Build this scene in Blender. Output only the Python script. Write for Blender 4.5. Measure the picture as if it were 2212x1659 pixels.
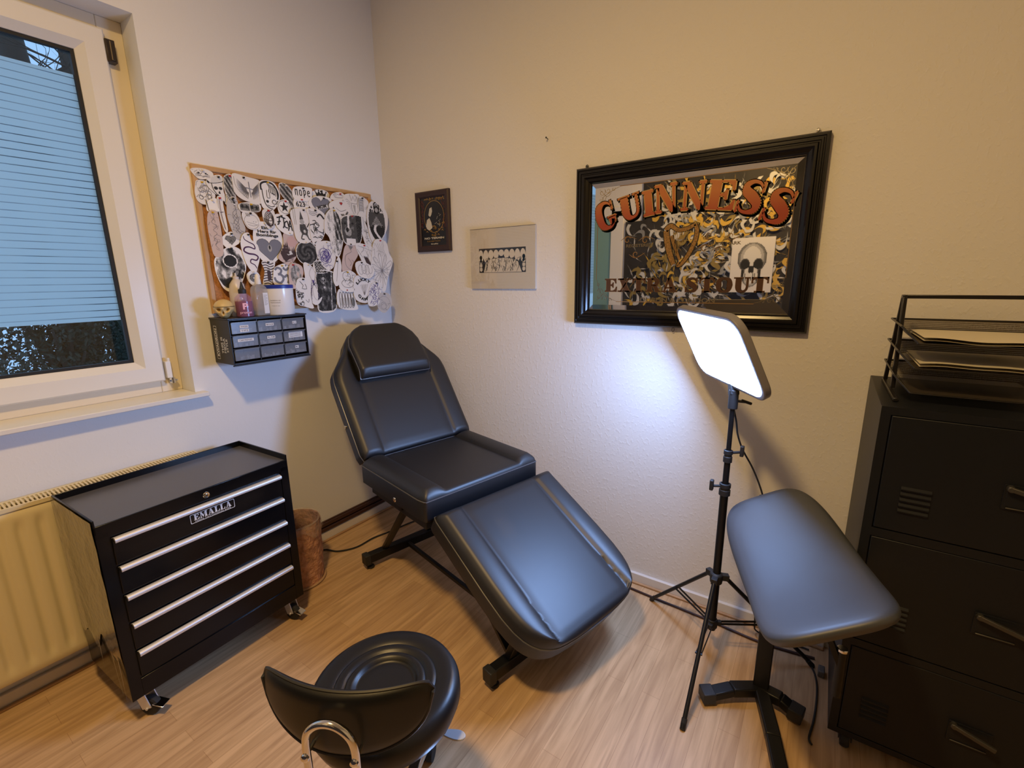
import bpy, bmesh, math, random
from mathutils import Vector, Matrix, noise
S = bpy.context.scene
COL = S.collection
for o in list(bpy.data.objects): bpy.data.objects.remove(o)
PI = math.pi
R = math.radians
# ------------------------------------------------------------------ camera
CAM = Vector((2.33, -2.07, 1.5))
YAW, PITCH, ROLL, FPX = R(34.102), R(12.718), R(-0.7011), 1005.05
cy, sy, cp, sp = math.cos(YAW), math.sin(YAW), math.cos(PITCH), math.sin(PITCH)
fwd = Vector((-sy*cp, cy*cp, -sp)); rt = Vector((cy, sy, 0)); up = rt.cross(fwd)
cr, sr = math.cos(ROLL), math.sin(ROLL)
rx = cr*rt + sr*up; ux = -sr*rt + cr*up
cd = bpy.data.cameras.new('camera'); cam = bpy.data.objects.new('camera', cd); COL.objects.link(cam)
m = Matrix((rx, ux, -fwd)).transposed().to_4x4(); m.translation = CAM
cam.matrix_world = m
cd.sensor_width = 36; cd.lens = FPX/2212*36; cd.clip_start = .02
S.camera = cam
# ------------------------------------------------------------------ exposure, world, room lights
S.view_settings.view_transform = 'Standard'
try: S.view_settings.look = 'None'
except Exception: pass
S.view_settings.gamma = 1; S.view_settings.use_curve_mapping = False
S.view_settings.exposure = 0.0
W = bpy.data.worlds.new('dusk_sky'); S.world = W; W.use_nodes = True
bg = W.node_tree.nodes['Background']; bg.inputs[0].default_value = (.32, .58, .95, 1); bg.inputs[1].default_value = 1.15
CEIL_W, CEIL_COL = 48.0, (1.0, .65, .25)
def area(name, loc, size, power, col, rot=(0, 0, 0), shape='DISK'):
    l = bpy.data.lights.new(name, 'AREA'); l.shape = shape; l.size = size; l.energy = power; l.color = col
    o = bpy.data.objects.new(name, l); o.location = loc; o.rotation_euler = rot; COL.objects.link(o); return o
LED_STRENGTH, LED_COL = 60.0, (.32, .52, 1.0)
# ------------------------------------------------------------------ materials
MATS = {}
def mat(name, col=(.5, .5, .5), rough=.5, metal=0, spec=.5, bump=None, emit=None, trans=0, coat=0, ior=1.5, var=None, sheen=0):
    """bump=(scale, strength, distance[, detail]); var=(scale, amount)"""
    if name in MATS: return MATS[name]
    M = bpy.data.materials.new(name); M.use_nodes = True; nt = M.node_tree; b = nt.nodes['Principled BSDF']
    b.inputs['Base Color'].default_value = (*col, 1); b.inputs['Roughness'].default_value = rough
    b.inputs['Metallic'].default_value = metal; b.inputs['Specular IOR Level'].default_value = spec
    b.inputs['IOR'].default_value = ior
    if trans: b.inputs['Transmission Weight'].default_value = trans
    if coat: b.inputs['Coat Weight'].default_value = coat; b.inputs['Coat Roughness'].default_value = .08
    if emit: b.inputs['Emission Color'].default_value = (*emit[:3], 1); b.inputs['Emission Strength'].default_value = emit[3]
    tc = nt.nodes.new('ShaderNodeTexCoord')
    if bump:
        n = nt.nodes.new('ShaderNodeTexNoise'); n.inputs['Scale'].default_value = bump[0]
        n.inputs['Detail'].default_value = bump[3] if len(bump) > 3 else 4
        bp = nt.nodes.new('ShaderNodeBump'); bp.inputs['Strength'].default_value = bump[1]; bp.inputs['Distance'].default_value = bump[2]
        nt.links.new(tc.outputs['Object'], n.inputs['Vector']); nt.links.new(n.outputs[0], bp.inputs['Height'])
        nt.links.new(bp.outputs[0], b.inputs['Normal'])
    if var:
        n = nt.nodes.new('ShaderNodeTexNoise'); n.inputs['Scale'].default_value = var[0]; n.inputs['Detail'].default_value = 5
        cr_ = nt.nodes.new('ShaderNodeValToRGB')
        a = var[1]
        cr_.color_ramp.elements[0].color = (*[c*(1-a) for c in col], 1); cr_.color_ramp.elements[0].position = .3
        cr_.color_ramp.elements[1].color = (*[min(1, c*(1+a)) for c in col], 1); cr_.color_ramp.elements[1].position = .7
        nt.links.new(tc.outputs['Object'], n.inputs['Vector']); nt.links.new(n.outputs[0], cr_.inputs[0])
        nt.links.new(cr_.outputs[0], b.inputs['Base Color'])
    MATS[name] = M; return M
def woodchip(name, col, strength, dist):
    M = mat(name, col, .85, spec=.25); nt = M.node_tree; b = nt.nodes['Principled BSDF']
    tc = nt.nodes.new('ShaderNodeTexCoord'); v = nt.nodes.new('ShaderNodeTexVoronoi'); v.inputs['Scale'].default_value = 62
    mp = nt.nodes.new('ShaderNodeMapping'); mp.inputs['Scale'].default_value = (1.0, 1.0, .75)
    n = nt.nodes.new('ShaderNodeTexNoise'); n.inputs['Scale'].default_value = 16; n.inputs['Detail'].default_value = 3
    n2 = nt.nodes.new('ShaderNodeTexNoise'); n2.inputs['Scale'].default_value = 75; n2.inputs['Detail'].default_value = 2
    r = nt.nodes.new('ShaderNodeValToRGB'); r.color_ramp.elements[0].position = .52; r.color_ramp.elements[1].position = .72
    mx = nt.nodes.new('ShaderNodeMath'); mx.operation = 'ADD'
    nt.links.new(tc.outputs['Object'], mp.inputs[0]); nt.links.new(mp.outputs[0], n2.inputs['Vector']); nt.links.new(tc.outputs['Object'], n.inputs['Vector'])
    nt.links.new(n2.outputs[0], r.inputs[0]); nt.links.new(r.outputs[0], mx.inputs[0])
    m2 = nt.nodes.new('ShaderNodeMath'); m2.operation = 'MULTIPLY'; m2.inputs[1].default_value = .5
    nt.links.new(n.outputs[0], m2.inputs[0]); nt.links.new(m2.outputs[0], mx.inputs[1])
    bp = nt.nodes.new('ShaderNodeBump'); bp.inputs['Strength'].default_value = strength; bp.inputs['Distance'].default_value = dist
    nt.links.new(mx.outputs[0], bp.inputs['Height']); nt.links.new(bp.outputs[0], b.inputs['Normal'])
    nt.nodes.remove(v)
    return M
def floor_mat():
    M = mat('laminate', (.4, .25, .12), .42, spec=.4); nt = M.node_tree; b = nt.nodes['Principled BSDF']; L = nt.links.new
    tc = nt.nodes.new('ShaderNodeTexCoord'); mp = nt.nodes.new('ShaderNodeMapping'); mp.inputs['Rotation'].default_value = (0, 0, PI/2)
    L(tc.outputs['Object'], mp.inputs[0])
    br = nt.nodes.new('ShaderNodeTexBrick'); br.inputs['Scale'].default_value = 1
    br.inputs['Brick Width'].default_value = .62; br.inputs['Row Height'].default_value = .066; br.inputs['Mortar Size'].default_value = .0006
    br.offset = .37; br.inputs['Mortar Smooth'].default_value = .3
    br.inputs['Color1'].default_value = (.66, .445, .25, 1); br.inputs['Color2'].default_value = (.56, .36, .195, 1); br.inputs['Mortar'].default_value = (.40, .24, .12, 1)
    br.inputs['Bias'].default_value = -.1
    L(mp.outputs[0], br.inputs['Vector'])
    mp2 = nt.nodes.new('ShaderNodeMapping'); mp2.inputs['Scale'].default_value = (22, 1.6, 1); L(tc.outputs['Object'], mp2.inputs[0])
    n = nt.nodes.new('ShaderNodeTexNoise'); n.inputs['Scale'].default_value = 2.2; n.inputs['Detail'].default_value = 6; n.inputs['Distortion'].default_value = .6
    L(mp2.outputs[0], n.inputs['Vector'])
    r = nt.nodes.new('ShaderNodeValToRGB'); r.color_ramp.elements[0].position = .3; r.color_ramp.elements[0].color = (.74, .7, .66, 1)
    r.color_ramp.elements[1].position = .65; r.color_ramp.elements[1].color = (1.05, 1.05, 1.05, 1); L(n.outputs[0], r.inputs[0])
    mx = nt.nodes.new('ShaderNodeMix'); mx.data_type = 'RGBA'; mx.blend_type = 'MULTIPLY'; mx.inputs[0].default_value = 1
    L(br.outputs[0], mx.inputs[6]); L(r.outputs[0], mx.inputs[7]); L(mx.outputs[2], b.inputs['Base Color'])
    bp = nt.nodes.new('ShaderNodeBump'); bp.inputs['Strength'].default_value = .08; bp.inputs['Distance'].default_value = .002
    L(n.outputs[0], bp.inputs['Height']); L(bp.outputs[0], b.inputs['Normal'])
    return M
def leather(name, col=(.007, .007, .009), rough=.47, spec=.8):
    M = mat(name, col, rough, spec=spec, bump=(260, .12, .0006, 3)); return M
# ------------------------------------------------------------------ mesh builder
class MB:
    def __init__(s): s.v = []; s.f = []; s.mi = []; s.cur = 0
    def add(s, vs, fs):
        n = len(s.v); s.v += [Vector(p) for p in vs]; s.f += [tuple(i+n for i in f) for f in fs]; s.mi += [s.cur]*len(fs); return s
    def box(s, x0, x1, y0, y1, z0, z1):
        v = [(x, y, z) for x in (x0, x1) for y in (y0, y1) for z in (z0, z1)]
        return s.add(v, [(0, 1, 3, 2), (4, 6, 7, 5), (0, 4, 5, 1), (2, 3, 7, 6), (0, 2, 6, 4), (1, 5, 7, 3)])
    def bar(s, a, b, w, h, upv=(0, 0, 1)):
        a = Vector(a); b = Vector(b); d = (b-a).normalized(); u = Vector(upv); x = d.cross(u)
        if x.length < 1e-4: x = d.cross(Vector((1, 0, 0)))
        x.normalize(); u = x.cross(d).normalized(); x = x*w/2; u = u*h/2
        v = [a-x-u, a+x-u, a+x+u, a-x+u, b-x-u, b+x-u, b+x+u, b-x+u]
        return s.add(v, [(0, 1, 2, 3), (4, 7, 6, 5), (0, 4, 5, 1), (1, 5, 6, 2), (2, 6, 7, 3), (3, 7, 4, 0)])
    def tube(s, pts, r, n=10, closed=False, cap=True):
        pts = [Vector(p) for p in pts]; N = len(pts); rs = r if isinstance(r, (list, tuple)) else [r]*N
        T = []
        for i in range(N):
            a = pts[(i-1) % N] if (closed or i > 0) else pts[0]; b = pts[(i+1) % N] if (closed or i < N-1) else pts[-1]
            T.append((b-a).normalized())
        u = T[0].orthogonal().normalized(); V = []
        for i in range(N):
            u = (u - T[i]*u.dot(T[i])); u = u.normalized() if u.length > 1e-6 else T[i].orthogonal().normalized()
            w = T[i].cross(u)
            for k in range(n):
                a = 2*PI*k/n; V.append(pts[i]+(u*math.cos(a)+w*math.sin(a))*rs[i])
        F = []
        for i in range(N if closed else N-1):
            j = (i+1) % N
            for k in range(n): F.append((i*n+k, i*n+(k+1) % n, j*n+(k+1) % n, j*n+k))
        if not closed and cap: F += [tuple(range(n-1, -1, -1)), tuple((N-1)*n+k for k in range(n))]
        return s.add(V, F)
    def cyl(s, a, b, r, n=20, r2=None): return s.tube([a, b], [r, r if r2 is None else r2], n)
    def lathe(s, prof, c=(0, 0, 0), n=32, ax=None):
        """prof: (r, h); ax: 3x3 matrix columns giving local axes"""
        A = ax or Matrix.Identity(3); c = Vector(c); V = []; P = []
        for r, h in prof:
            P.append(len(V))
            if r < 1e-6: V.append(c+A@Vector((0, 0, h)))
            else: V += [c+A@Vector((r*math.cos(2*PI*k/n), r*math.sin(2*PI*k/n), h)) for k in range(n)]
        F = []
        for i in range(len(prof)-1):
            a, b = P[i], P[i+1]; ra, rb = prof[i][0] > 1e-6, prof[i+1][0] > 1e-6
            for k in range(n):
                k2 = (k+1) % n
                if ra and rb: F.append((a+k, a+k2, b+k2, b+k))
                elif rb: F.append((a, b+k2, b+k))
                elif ra: F.append((a+k, a+k2, b))
        return s.add(V, F)
    def prism(s, poly, o, X, Y, t):
        """poly in plane o+X*u+Y*v, extruded by t along X x Y"""
        o = Vector(o); X = Vector(X); Y = Vector(Y); n_ = X.cross(Y).normalized()*t
        A = [o+X*u+Y*v for u, v in poly]; n = len(A)
        return s.add(A+[p+n_ for p in A], [tuple(range(n-1, -1, -1)), tuple(range(n, 2*n))]+[(i, (i+1) % n, n+(i+1) % n, n+i) for i in range(n)])
    def flat(s, poly, o, X, Y):
        o = Vector(o); X = Vector(X); Y = Vector(Y); return s.add([o+X*u+Y*v for u, v in poly], [tuple(range(len(poly)))])
    def grid(s, fn, nu, nv, wrap=False):
        V = [fn(i/(nu-1), j/(nv-1) if not wrap else j/nv) for i in range(nu) for j in range(nv)]
        F = []
        for i in range(nu-1):
            for j in range(nv if wrap else nv-1):
                j2 = (j+1) % nv; F.append((i*nv+j, i*nv+j2, (i+1)*nv+j2, (i+1)*nv+j))
        return s.add(V, F)
    def build(s, name, mats, parent=None, origin=None, smooth=35, bevel=0, segs=2, sub=0, world=False, recalc=True):
        V = s.v
        if world and parent is not None:
            inv = WM[parent].inverted(); V = [inv@p for p in V]
        if origin is not None: o_ = Vector(origin); V = [p-o_ for p in V]
        me = bpy.data.meshes.new(name); me.from_pydata([tuple(p) for p in V], [], s.f)
        ml = mats if isinstance(mats, (list, tuple)) else [mats]
        for q in ml: me.materials.append(q)
        if len(ml) > 1: me.polygons.foreach_set('material_index', s.mi)
        if recalc:
            b = bmesh.new(); b.from_mesh(me); bmesh.ops.recalc_face_normals(b, faces=b.faces); b.to_mesh(me); b.free()
        if smooth: me.shade_smooth(); me.set_sharp_from_angle(angle=R(smooth))
        me.update()
        ob = bpy.data.objects.new(name, me); COL.objects.link(ob)
        if parent is not None: ob.parent = parent
        if origin is not None: ob.location = origin
        if parent is not None and origin is None: WM[ob] = WM[parent].copy()
        elif origin is not None: WM[ob] = Matrix.Translation(Vector(origin))
        else: WM[ob] = Matrix.Identity(4)
        if bevel:
            q = ob.modifiers.new('bevel', 'BEVEL'); q.width = bevel; q.segments = segs; q.limit_method = 'ANGLE'; q.angle_limit = R(40)
        if sub:
            q = ob.modifiers.new('subdivision', 'SUBSURF'); q.levels = sub; q.render_levels = sub
        return ob
WM = {}
def thing(name, label, cat, loc=(0, 0, 0), rot=(0, 0, 0), group=None):
    o = bpy.data.objects.new(name, None); COL.objects.link(o); o.location = loc; o.rotation_euler = rot
    o.empty_display_size = .05
    WM[o] = Matrix.LocRotScale(Vector(loc), __import__('mathutils').Euler(rot), None)
    return tag(o, label, cat, group)
def tag(o, label, cat, group=None, kind=None):
    o['label'] = label; o['category'] = cat
    if group: o['group'] = group
    if kind: o['kind'] = kind
    return o
def struct(o): o['kind'] = 'structure'; return o
def smooth_path(pts, n=6, closed=False):
    P = [Vector(p) for p in pts]; N = len(P); out = []
    for i in range(N if closed else N-1):
        g = lambda k: P[k % N] if closed else P[max(0, min(N-1, k))]
        a, b, c, d = g(i-1), g(i), g(i+1), g(i+2)
        for k in range(n):
            t = k/n
            out.append(.5*((2*b)+(c-a)*t+(2*a-5*b+4*c-d)*t*t+(-a+3*b-3*c+d)*t**3))
    if not closed: out.append(P[-1])
    return out
def lerp(tab, x):
    if x <= tab[0][0]: return tab[0][1]
    for (a, va), (b, vb) in zip(tab, tab[1:]):
        if x <= b: return va+(vb-va)*(x-a)/(b-a)
    return tab[-1][1]
def frame3(x, y, z): return Matrix((Vector(x), Vector(y), Vector(z))).transposed()
# flat lettering ---------------------------------------------------
def text2d(s, h=1.0, bold=0):
    """default-font text as flat 2D verts/faces, cap height about h, left aligned; returns verts, faces, width"""
    c = bpy.data.curves.new('t', 'FONT'); c.body = s; c.fill_mode = 'FRONT'; c.size = h/.7; c.resolution_u = 3; c.offset = bold
    o = bpy.data.objects.new('t', c); COL.objects.link(o)
    dg = bpy.context.evaluated_depsgraph_get(); me = bpy.data.meshes.new_from_object(o.evaluated_get(dg))
    V = [(v.co.x, v.co.y) for v in me.vertices]; F = [tuple(p.vertices) for p in me.polygons]
    bpy.data.objects.remove(o); bpy.data.curves.remove(c); bpy.data.meshes.remove(me)
    x0 = min(v[0] for v in V); x1 = max(v[0] for v in V)
    return [(x-x0, y) for x, y in V], F, x1-x0
def put_text(mb, s, o, X, Y, h, width=None, bold=0, center=True):
    """write s in plane (X right, Y up unit vectors) at o (baseline centre)"""
    V, F, w = text2d(s, h, bold*h); k = (width/w) if width else 1
    X = Vector(X); Y = Vector(Y); o = Vector(o); off = -w*k/2 if center else 0
    mb.add([o+X*(x*k+off)+Y*y for x, y in V], F)
def vstroke(pts, ws, n=5):
    """variable-width stroke -> list of quads (2D)"""
    P = smooth_path([(p[0], p[1], 0) for p in pts], n) if len(pts) > 2 else [Vector((*p, 0)) for p in pts]
    N = len(P); K = len(ws)-1; out = []; L = []; Rr = []
    for i, p in enumerate(P):
        a = P[max(0, i-1)]; b = P[min(N-1, i+1)]; d = (b-a).normalized(); nrm = Vector((-d.y, d.x, 0))
        t = i/(N-1)*K; k = min(int(t), K-1) if K else 0; w = ws[0] if K == 0 else ws[k]+(ws[k+1]-ws[k])*(t-k)
        L.append(p+nrm*w/2); Rr.append(p-nrm*w/2)
    for i in range(N-1): out.append([(q.x, q.y) for q in (L[i], L[i+1], Rr[i+1], Rr[i])])
    return out
def rect(x0, y0, x1, y1): return [(x0, y0), (x1, y0), (x1, y1), (x0, y1)]
SER = [(0, 0), (.56, 0), (.56, .06), (.45, .12), (.45, .88), (.56, .94), (.56, 1), (0, 1), (0, .94), (.11, .88), (.11, .12), (0, .06)]
def glyph(c):
    if c == 'I': return [SER], .56
    if c == 'N': return [[(0, 0), (.36, 0), (.36, .06), (.24, .11), (.24, .9), (.12, .9), (.12, .11), (0, .06)], [(0, 1), (.38, 1), (1.0, .12), (1.0, 0), (.78, 0), (.12, .9), (0, .94)], [(.9, 0), (1, 0), (1, .89), (1.12, .94), (1.12, 1), (.76, 1), (.76, .94), (.88, .89)]], 1.12
    if c == 'M': return [[(0, 0), (.36, 0), (.36, .06), (.24, .11), (.24, .9), (.12, .9), (.12, .11), (0, .06)], [(0, 1), (.36, 1), (.72, .3), (.6, 0), (.12, .9), (0, .94)], [(.6, 0), (.68, .3), (.92, .9), (1.02, .9)], [(.88, .9), (1.06, 1), (1.42, 1), (1.42, .94), (1.3, .88), (1.3, .12), (1.42, .06), (1.42, 0), (.86, 0), (.86, .06), (.97, .12), (.97, .8)]], 1.42
    if c == 'L': return [[(0, 0), (.45, 0), (.45, .88), (.56, .94), (.56, 1), (0, 1), (0, .94), (.11, .88), (.11, .12), (0, .06)], [(.45, 0), (.96, 0), (.98, .38), (.92, .38), (.84, .18), (.66, .07), (.45, .07)]], .98
    if c == 'E': return [[(0, 0), (.45, 0), (.45, 1), (0, 1), (0, .94), (.11, .88), (.11, .12), (0, .06)], [(.45, .93), (.45, 1), (.92, 1), (.94, .66), (.88, .66), (.8, .84), (.66, .93)], [(.45, .47), (.45, .55), (.58, .57), (.66, .7), (.71, .7), (.71, .33), (.66, .33), (.58, .45)], [(.45, 0), (.98, 0), (1.0, .36), (.94, .36), (.85, .17), (.66, .07), (.45, .07)]], 1.0
    if c == 'U': return vstroke([(.28, .97), (.28, .35), (.36, .12), (.54, .05), (.72, .12), (.82, .35), (.82, .97)], [.34, .34, .26, .13, .11, .11, .11])+[rect(0, .94, .56, 1), rect(.66, .94, .98, 1)], .98
    if c == 'G': return vstroke([(.86, .78), (.72, .93), (.5, .97), (.26, .82), (.2, .5), (.28, .18), (.52, .04), (.74, .1), (.82, .3)], [.06, .09, .14, .3, .35, .3, .13, .1, .16])+[rect(.82, .64, .9, 1), [(.56, .37), (1.0, .37), (1.0, .43), (.56, .43)], [(.66, .05), (.93, .2), (.93, .4), (.62, .4)]], 1.0
    if c == 'S': return vstroke([(.8, .8), (.66, .94), (.44, .96), (.26, .84), (.3, .66), (.52, .52), (.72, .34), (.7, .13), (.48, .04), (.26, .07), (.12, .24)], [.06, .09, .12, .2, .3, .34, .3, .2, .12, .09, .06])+[rect(.78, .66, .86, 1), rect(.06, 0, .14, .36)], .92
    if c == 'X': return [[(.1, 1), (.48, 1), (.98, 0), (.58, 0)], [(.8, 1), (.9, 1), (.26, 0), (.14, 0)], rect(0, .92, .56, 1), rect(.66, .92, 1.04, 1), rect(0, 0, .4, .08), rect(.5, 0, 1.08, .08)], 1.08
    if c == 'T': return [rect(.33, 0, .67, 1), rect(0, .92, 1, 1), rect(0, .62, .07, 1), rect(.93, .62, 1, 1), rect(.2, 0, .8, .08), [(.07, .8), (.07, .92), (.25, .92)], [(.93, .8), (.93, .92), (.75, .92)]], 1.0
    if c == 'R': return [SER]+vstroke([(.4, .95), (.68, .93), (.84, .75), (.7, .53), (.4, .5)], [.1, .16, .32, .16, .08])+[[(.5, .5), (.8, .5), (1.02, .06), (1.08, .06), (1.08, 0), (.74, 0)]], 1.08
    if c == 'A': return [[(.44, 1), (.6, 1), (.28, .06), (.18, .06)], [(.44, 1), (.68, 1), (1.06, .06), (.68, .06)], rect(.3, .26, .82, .34), rect(0, 0, .42, .07), rect(.56, 0, 1.16, .07)], 1.16
    if c == 'O': return vstroke([(.52, .96), (.24, .84), (.17, .5), (.24, .16), (.52, .04), (.8, .16), (.87, .5), (.8, .84), (.53, .96)], [.1, .24, .34, .24, .1, .24, .34, .24, .1]), 1.04
    return [], .4
def put_glyph(mb, c, o, X, Y, w=None, grow=0.0, rot=0, shear=0):
    """glyph with height |Y|, width w (or natural), grow widens outline by metres"""
    P, gw = glyph(c); X = Vector(X); Y = Vector(Y); h = Y.length; o = Vector(o); xn = X.normalized(); yn = Y.normalized()
    sx = (w/gw) if w else h
    def T(u, v):
        a, b = u*sx + shear*v, v*h; ca, sa = math.cos(rot), math.sin(rot); return o+xn*(a*ca-b*sa)+yn*(a*sa+b*ca)
    for poly in P:
        A = [T(*p) for p in poly]; mb.add(A, [tuple(range(len(A)))])
        if grow:
            n = len(A)
            for i in range(n):
                a, b = A[i], A[(i+1) % n]
                d = (b-a)
                if d.length < 1e-6: continue
                d = d.normalized(); nn = d.cross(xn.cross(yn))*grow; d = d*grow
                mb.add([a-nn-d, b-nn+d, b+nn+d, a+nn-d], [(0, 1, 2, 3)])
    return sx*gw

# ------------------------------------------------------------------ shared materials
wallM = woodchip('woodchip_wall_paint', (.80, .775, .74), .30, .0022)
wallL = woodchip('wall_paint', (.82, .82, .82), .12, .002)
floorM = floor_mat()
white = mat('white_plastic', (.80, .78, .74), .35)
whitep = mat('white_gloss_paint', (.80, .78, .74), .32)
black = mat('black_metal', (.009, .009, .010), .38, spec=.3)
blackm = mat('black_matte_plastic', (.02, .02, .021), .55)
rubber = mat('black_rubber', (.015, .015, .015), .7)
chrome = mat('chrome', (.8, .8, .8), .12, 1)
alu = mat('brushed_aluminium', (.80, .80, .82), .5, .75)
leath = leather('black_vinyl')
# ------------------------------------------------------------------ room shell
H = 3.12; X1 = 4.2; Y0 = -3.0
b = MB(); b.box(-.4, X1+.2, Y0-.2, .2, -.12, 0); struct(b.build('floor', floorM, smooth=0))
b = MB(); b.box(-.4, X1+.2, Y0-.2, .2, H, H+.12); struct(b.build('ceiling', mat('ceiling_paint', (.8, .78, .74), .9), smooth=0))
b = MB(); b.box(0, X1, 0, .2, 0, H); struct(b.build('wall_back', wallM, smooth=0))
b = MB(); b.box(X1, X1+.2, Y0, .2, 0, H); struct(b.build('wall_right', wallM, smooth=0))
b = MB(); b.box(-.4, X1+.2, Y0-.2, Y0, 0, H); struct(b.build('wall_front', wallM, smooth=0))
WY0, WY1, WZ0, WZ1 = -2.50, -1.179, 1.0, 2.505
b = MB()
def rbox_wall():
    T = -.34
    b.box(T, 0, WY1, .2, 0, H); b.box(T, 0, Y0, WY0, 0, H); b.box(T, 0, WY0, WY1, 0, WZ0); b.box(T, 0, WY0, WY1, WZ1, H)
rbox_wall(); struct(b.build('wall_left', wallL, smooth=0))
# baseboards
skirt = mat('white_skirting', (.74, .71, .68), .35); oak = mat('oak_trim', (.48, .29, .15), .4, var=(14, .15))
b = MB(); b.box(.62*0, 2.47, -.018, 0, 0, .052); o = struct(b.build('baseboard_back', skirt, bevel=.004))
b = MB(); b.prism([(0, 0), (.018, 0), (.016, .01), (.009, .016), (0, .018)], (0, -.018, 0), (0, -1, 0), (0, 0, 1), -2.47) if False else b.box(.02, 2.47, -.032, -.018, 0, .012)
struct(b.build('trim_1', oak, bevel=.005, segs=3))
b = MB(); b.box(0, .016, -2.9, 0, 0, .058); struct(b.build('baseboard_left', skirt, bevel=.004))
b = MB(); b.box(.016, .03, -2.9, -.02, 0, .012); struct(b.build('trim_2', oak, bevel=.005, segs=3))
# brown cable duct above left baseboard
duct = mat('dark_brown_plastic', (.055, .022, .014), .35)
t = thing('cable_duct', 'dark brown twin cable duct running above the white baseboard left of the reclining chair', 'cable duct', (0, -.5, .06))
b = MB(); b.box(0, .012, -1.03, 0, .06, .122); b.build('back_plate', duct, t, world=True, bevel=.002)
for z in (.064, .095):
    b = MB(); b.box(.012, .024, -1.03, 0, z, z+.023); b.build('channel_cover', duct, t, world=True, bevel=.004, segs=3)
# ------------------------------------------------------------------ window
win = bpy.data.objects.new('window_1', None); COL.objects.link(win); win['kind'] = 'structure'; win.location = (-.12, -1.84, 1.0)
WM[win] = Matrix.Translation(win.location)
FY0, FY1, FZ0, FZ1 = WY0, WY1, 1.02, WZ1
def ring(b, y0, y1, z0, z1, w, x0, x1):
    b.box(x0, x1, y0, y0+w, z0, z1); b.box(x0, x1, y1-w, y1, z0, z1); b.box(x0, x1, y0+w, y1-w, z0, z0+w); b.box(x0, x1, y0+w, y1-w, z1-w, z1)
b = MB(); ring(b, FY0, FY1, FZ0, FZ1, .082, -.20, -.122)
b.build('window_frame', mat('cream_window_plastic', (.78, .70, .55), .35), win, world=True, bevel=.003)
SY0, SY1, SZ0, SZ1 = -2.43, -1.25, 1.075, 2.452
sash = MB()
# mitred sash profile: raised face then bevel to glazing
def sashring(prof):
    """prof list of (inset, x)"""
    V = []
    for ins, x in prof:
        V += [(x, SY0+ins, SZ0+ins), (x, SY1-ins, SZ0+ins), (x, SY1-ins, SZ1-ins), (x, SY0+ins, SZ1-ins)]
    F = []
    for i in range(len(prof)-1):
        for k in range(4): F.append((i*4+k, i*4+(k+1) % 4, (i+1)*4+(k+1) % 4, (i+1)*4+k))
    sash.add(V, F)
sashring([(0, -.17), (0, -.098), (.006, -.092), (.066, -.092), (.070, -.096), (.094, -.118), (.096, -.165), (.0, -.17)])
so = sash.build('window_sash', white, win, world=True, smooth=20)
b = MB(); ring(b, SY0+.088, SY1-.088, SZ0+.088, SZ1-.088, .018, -.142, -.122); b.build('glazing_gasket', rubber, win, world=True)
GY0, GY1, GZ0, GZ1 = SY0+.1, SY1-.1, SZ0+.1, SZ1-.1
glass = bpy.data.materials.new('window_glass'); glass.use_nodes = True; nt = glass.node_tree; nt.nodes.clear()
ou = nt.nodes.new('ShaderNodeOutputMaterial'); tr = nt.nodes.new('ShaderNodeBsdfTransparent'); gl = nt.nodes.new('ShaderNodeBsdfGlossy'); lw = nt.nodes.new('ShaderNodeLayerWeight'); lw.inputs[0].default_value = .5; pw = nt.nodes.new('ShaderNodeMath'); pw.operation = 'POWER'; pw.inputs[1].default_value = 5; nt.links.new(lw.outputs['Facing'], pw.inputs[0])
fr = nt.nodes.new('ShaderNodeMath'); fr.operation = 'MULTIPLY_ADD'; fr.inputs[1].default_value = .9; fr.inputs[2].default_value = .05; nt.links.new(pw.outputs[0], fr.inputs[0]); mx = nt.nodes.new('ShaderNodeMixShader')
gl.inputs['Roughness'].default_value = .02
nt.links.new(fr.outputs[0], mx.inputs[0]); nt.links.new(tr.outputs[0], mx.inputs[1]); nt.links.new(gl.outputs[0], mx.inputs[2]); nt.links.new(mx.outputs[0], ou.inputs[0])
b = MB(); b.box(-.142, -.138, GY0-.005, GY1+.005, GZ0-.005, GZ1+.005); b.build('glass_pane', glass, win, world=True, smooth=0)
film = bpy.data.materials.new('frosted_stripe_film'); film.use_nodes = True; nt = film.node_tree; nt.nodes.clear(); L = nt.links.new
ou = nt.nodes.new('ShaderNodeOutputMaterial'); tl = nt.nodes.new('ShaderNodeBsdfTranslucent'); tl.inputs[0].default_value = (.80, .93, .97, 1)
df = nt.nodes.new('ShaderNodeBsdfDiffuse'); df.inputs[0].default_value = (.62, .70, .74, 1); m1 = nt.nodes.new('ShaderNodeMixShader'); m1.inputs[0].default_value = .18
L(tl.outputs[0], m1.inputs[1]); L(df.outputs[0], m1.inputs[2])
tp = nt.nodes.new('ShaderNodeBsdfTransparent'); tp.inputs[0].default_value = (.34, .38, .42, 1); tc = nt.nodes.new('ShaderNodeTexCoord'); sx = nt.nodes.new('ShaderNodeSeparateXYZ'); L(tc.outputs['Object'], sx.inputs[0])
mu = nt.nodes.new('ShaderNodeMath'); mu.operation = 'MULTIPLY'; mu.inputs[1].default_value = 1/.0262; L(sx.outputs[2], mu.inputs[0])
fc = nt.nodes.new('ShaderNodeMath'); fc.operation = 'FRACT'; L(mu.outputs[0], fc.inputs[0])
lt = nt.nodes.new('ShaderNodeMath'); lt.operation = 'LESS_THAN'; lt.inputs[1].default_value = .11; L(fc.outputs[0], lt.inputs[0])
nz = nt.nodes.new('ShaderNodeTexNoise'); nz.inputs['Scale'].default_value = 3.5; L(tc.outputs['Object'], nz.inputs['Vector'])
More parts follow.
